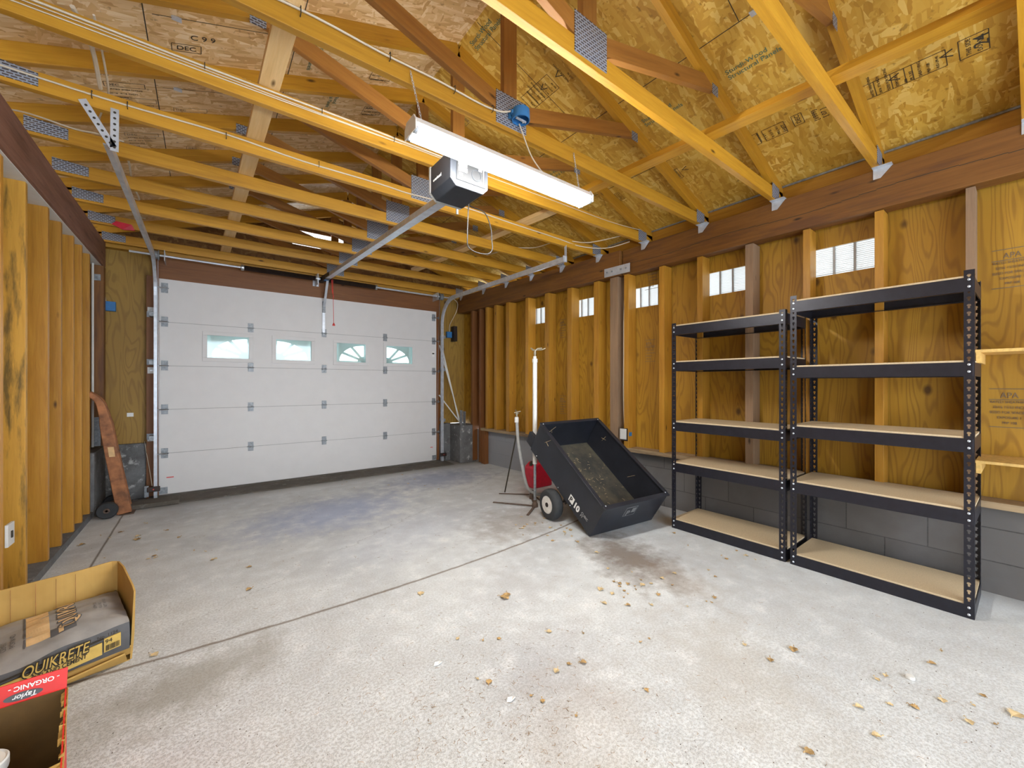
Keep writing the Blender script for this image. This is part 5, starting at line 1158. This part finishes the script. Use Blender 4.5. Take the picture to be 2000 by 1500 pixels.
def ftx(nm, body, size, x, up, mat, **k): p = Vector((x, 1.6005, HR)) + FD * up + Vector((0, -.0030, 0)); return text(nm, body, size, p, (-1, 0, 0), -FD, mat, r, b, **k)
ftx('flap_lettering', '- ORGANIC -', .0155, -.312, .040, 'paper', bold=.0003)
el = [Vector((-.375 + .034 * math.cos(t), 1.5995, HR)) + FD * (.014 + .0095 * math.sin(t)) for t in [6.283 * k / 24 for k in range(24)]]
MB().prism(el, (0, -.0006, 0)).build('logo_oval', 'bagdark', r, b); ftx('logo_lettering', 'Taylor', .016, -.350, .019, 'paper', bold=.0003, shear=.2)
MB().prism([Vector((-.425, 1.5995, HR)) + FD * .002, Vector((-.47, 1.5995, HR)) + FD * .002, Vector((-.47, 1.5995, HR)) + FD * .022, Vector((-.425, 1.5995, HR)) + FD * .022], (0, -.0006, 0)).build('logo_square', 'ink', r, b)
ftx('logo_lettering', 'G', .022, -.428, .020, 'paper')
# torn ragged strip along the right rim
mb = MB(); rnd = random.Random(9); n = 26
for i in range(n):
    f = i / n; p = A.lerp(D_, f) + Z_ * (HR - .002); q = A.lerp(D_, f + 1 / n) + Z_ * (HR - .002); wv = rnd.uniform(.002, .010) + (.02 if .75 < f < .9 else 0)
    mb.add([p + Vector((.003, 0, .002)), q + Vector((.003, 0, .002)), q + Vector((-wv, 0, rnd.uniform(-.012, .004))), p + Vector((-wv, 0, rnd.uniform(-.012, .004)))], [(0, 1, 2, 3)])
mb.build('torn_edge', 'card', r, b, solid=.0015)
# white jar in it
r = empty('paint_jar', (-.402, 1.43, .005), 'white lidded jar inside the red carton at the bottom left', 'jar'); b = r.location
MB().lathe([(.040, 0), (.042, .01), (.042, .315), (.036, .33)], (-.402, 1.43, .005), 'z', 32).build('jar_body', 'white', r, b, smooth=True)
MB().lathe([(.045, .32), (.046, .325), (.046, .342), (.043, .345), (.040, .342), (.030, .3425), (.001, .3435)], (-.402, 1.43, .005), 'z', 36).build('lid', 'white', r, b, smooth=True)
# yellow rag
bm = bmesh.new(); bmesh.ops.create_icosphere(bm, subdivisions=4, radius=.055); rnd = random.Random(2)
from mathutils import noise as mn
for v in bm.verts:
    k = 1 + .35 * mn.noise(v.co * 30) + .12 * mn.noise(v.co * 90); v.co = Vector((v.co.x * 1.2, v.co.y, v.co.z * 1.1)) * k
me = bpy.data.meshes.new('rag'); bm.to_mesh(me); bm.free(); me.materials.append(M['rag'])
o = bpy.data.objects.new('crumpled_rag', me); COL.objects.link(o); o.location = (-.60, 2.06, .07); tag(o, 'crumpled yellow rag between the cement bag and the red carton', 'rag')

# ------------------------------------------------------------------ leaves and litter on the floor
def leaf_mesh(seed, s):
    rd = random.Random(seed); n = 11; mb = MB(); spine = []
    curl = rd.uniform(.15, .5)
    top, bot = [], []
    for i in range(n):
        f = i / (n - 1); w = math.sin(math.pi * min(1, f * 1.05 + .02)) ** .8 * .42 * (1 + .35 * (1 if i % 2 else -1) * rd.uniform(.2, 1)); x = (f - .5); z = .002 + curl * .25 * math.sin(f * 3.1)
        spine.append((x * s, 0, z * s + .0)); top.append((x * s, w * s, (z + curl * rd.uniform(.1, .6) * w) * s + .002)); bot.append((x * s, -w * s, (z + curl * rd.uniform(.1, .6) * w) * s + .002))
    vs = spine + top + bot; fs = []
    for i in range(n - 1): fs += [(i, i + 1, n + i + 1, n + i), (i + 1, i, 2 * n + i, 2 * n + i + 1)]
    mb.add(vs, fs)
    mb.tube([(.5 * s, 0, .004), (.62 * s, .04 * s, .008), (.75 * s, .1 * s, .004)], .0012, 4)
    return mb
LP = {}
def leaf(x, y, s, label, group, mat='leaf', seed=0):
    key = (seed % 5, round(s, 3), mat)
    if key not in LP:
        o = leaf_mesh(seed % 5, s).build('fallen_leaf', mat, None, solid=.0006); LP[key] = o
    else:
        o = LP[key].copy(); COL.objects.link(o)
    o.location = (x, y, .002); o.rotation_euler = (0, 0, random.uniform(0, 6.28)); tag(o, label, 'leaf', group); return o
import math as _m
def F(u, v):   # floor point seen at that spot of the photograph (plain ray-plane intersection)
    fx, fy = math.sin(YAW), math.cos(YAW); k = 1.2 * 781 / (v - 750); a = (u - 1000) / 781 * k
    return fx * k + a * fy, fy * k - a * fx
SINGLE = [(985, 1168, .055, 'large curled brown leaf cluster in the middle of the floor'), (822, 1160, .042, 'curled pale leaf on the floor just beyond the joint line, centre left'), (487, 1152, .035, 'lone narrow leaf left of centre before the joint'),
          (487, 1108, .030, 'lone curled leaf farther left of centre'), (301, 1280, .034, 'yellow leaf lying on the floor joint beside the cement box'), (1173, 1152, .04, 'pale leaf left of the dark floor stain'),
          (1255, 1143, .036, 'yellowish leaf on the dark floor stain, nearest the cart'), (1550, 1270, .04, 'dark twisted leaf in front of the taller shelf'), (1985, 1398, .05, 'yellow leaf at the right edge of the photo'),
          (1505, 1290, .026, 'small tan leaf in front of the taller shelf'), (1395, 1168, .026, 'small leaf at the right end of the dark stain'), (1580, 1470, .032, 'brown shrivelled leaf near the bottom edge'),
          (1165, 1080, .030, 'pale leaf on the floor below the cart front corner'), (350, 1050, .028, 'small curled leaf in the left middle distance'), (268, 1054, .05, 'flat brown leaf near the left wall studs'),
          (270, 1048, .04, 'greenish pale leaf near the left wall studs'), (235, 1040, .03, 'small orange leaf near the old hand truck'), (160, 1065, .04, 'reddish leaf close to the foot of the left studs')]
for i, (u, v, s, lb) in enumerate(SINGLE):
    x, y = F(u, v); leaf(x, y, s, lb, None, 'leaf2' if ('pale' in lb or 'yellow' in lb) else 'leaf', i)
    if i == 0:
        leaf(x + .03, y + .015, .045, 'smaller brown leaf overlapping the large curled cluster mid floor', None, 'leaf', 3)
rnd = random.Random(11)
def scatter(n, boxp, label, group, s0=.012, s1=.028):
    for i in range(n):
        u = rnd.uniform(boxp[0], boxp[2]); v = rnd.uniform(boxp[1], boxp[3]); x, y = F(u, v); leaf(x, y, rnd.choice([s0, (s0 + s1) / 2, s1]), label, group, rnd.choice(['leaf', 'leaf2']), rnd.randint(0, 4))
scatter(12, (1020, 1030, 1130, 1060), 'small dry leaf scrap along the floor joint near the cart', 'leaf scraps at the joint near the cart')
scatter(26, (1180, 1110, 1400, 1190), 'small dry leaf scrap on the dark stain before the shorter shelf', 'leaf scraps on the dark stain')
scatter(16, (400, 925, 860, 960), 'small dry leaf scrap at the foot of the garage door', 'leaf scraps at the garage door')
scatter(12, (1300, 1040, 1520, 1095), 'small dry leaf scrap along the foot of the shorter shelf', 'leaf scraps along the shorter shelf')
scatter(14, (150, 1020, 420, 1100), 'small dry leaf scrap on the floor by the left wall', 'leaf scraps by the left wall')
scatter(14, (1000, 1010, 1120, 1040), 'small dry leaf scrap beside the cart wheel', 'leaf scraps beside the cart wheel')
scatter(16, (860, 1230, 1300, 1420), 'small dry leaf scrap in the middle of the near floor', 'leaf scraps on the near floor')
scatter(14, (1400, 1200, 1950, 1440), 'small dry leaf scrap on the floor at the lower right', 'leaf scraps at the lower right')
mb = MB()
for i in range(620):
    if i < 330: u, v = rnd.gauss(960, 150), rnd.gauss(1360, 90)
    elif i < 480: u, v = rnd.uniform(500, 1900), rnd.uniform(1080, 1490)
    else: u, v = rnd.uniform(350, 1200), rnd.uniform(930, 1100)
    if not (60 < u < 1990 and 925 < v < 1530): continue
    x, y = F(u, v)
    if x > 3.05 or y > 5.5 or (x < -.2 and y < 2.9) or x < -.75: continue
    a = rnd.uniform(0, 6.28); ln = rnd.uniform(.004, .012); c = rnd.uniform(-.9, .9)
    mb.tube([(x, y, .0015), (x + ln * math.cos(a), y + ln * math.sin(a), .003), (x + ln * 1.8 * math.cos(a + c), y + ln * 1.8 * math.sin(a + c), .0015)], .0006, 3)
tag(mb.build('pine_needles', 'needle', None, (1, 1.5, 0)), 'brown needles and tiny twigs strewn over the concrete floor', 'needles', kind='stuff')
mb = MB()
for i in range(500):
    u, v = rnd.uniform(60, 1990), 925 + 570 * rnd.random() ** .8; x, y = F(u, v)
    if x > 3.05 or y > 5.5 or x < -.75: continue
    s = rnd.uniform(.0010, .0024); mb.lathe([(s, 0), (s * .6, s * .7)], (x, y, .0), 'z', 5)
tag(mb.build('floor_grit', 'iron', None, (1, 1.5, 0)), 'scattered dark grit and crumbs on the concrete floor', 'grit', kind='stuff')
for u, v, lb, mt in ((855, 1298, 'small white scrap of paper left of centre on the near floor', 'paper'), (998, 1368, 'tiny white shell-like scrap in the needle litter', 'paper'), (1778, 1326, 'small white bottle cap on the floor at the right', 'white')):
    x, y = F(u, v); mb = MB()
    if mt == 'white': mb.lathe([(.014, 0), (.015, .004), (.013, .012), (.002, .013)], (x, y, .001), 'z', 16)
    else: mb.prism([(x - .02, y, .001), (x - .004, y - .009, .003), (x + .018, y - .004, .006), (x + .014, y + .008, .002), (x - .008, y + .01, .007)], (0, 0, .003))
    tag(mb.build('bottle_cap' if mt == 'white' else 'paper_scrap', mt, None, (x, y, 0)), lb, 'scrap')
bpy.context.view_layer.update()
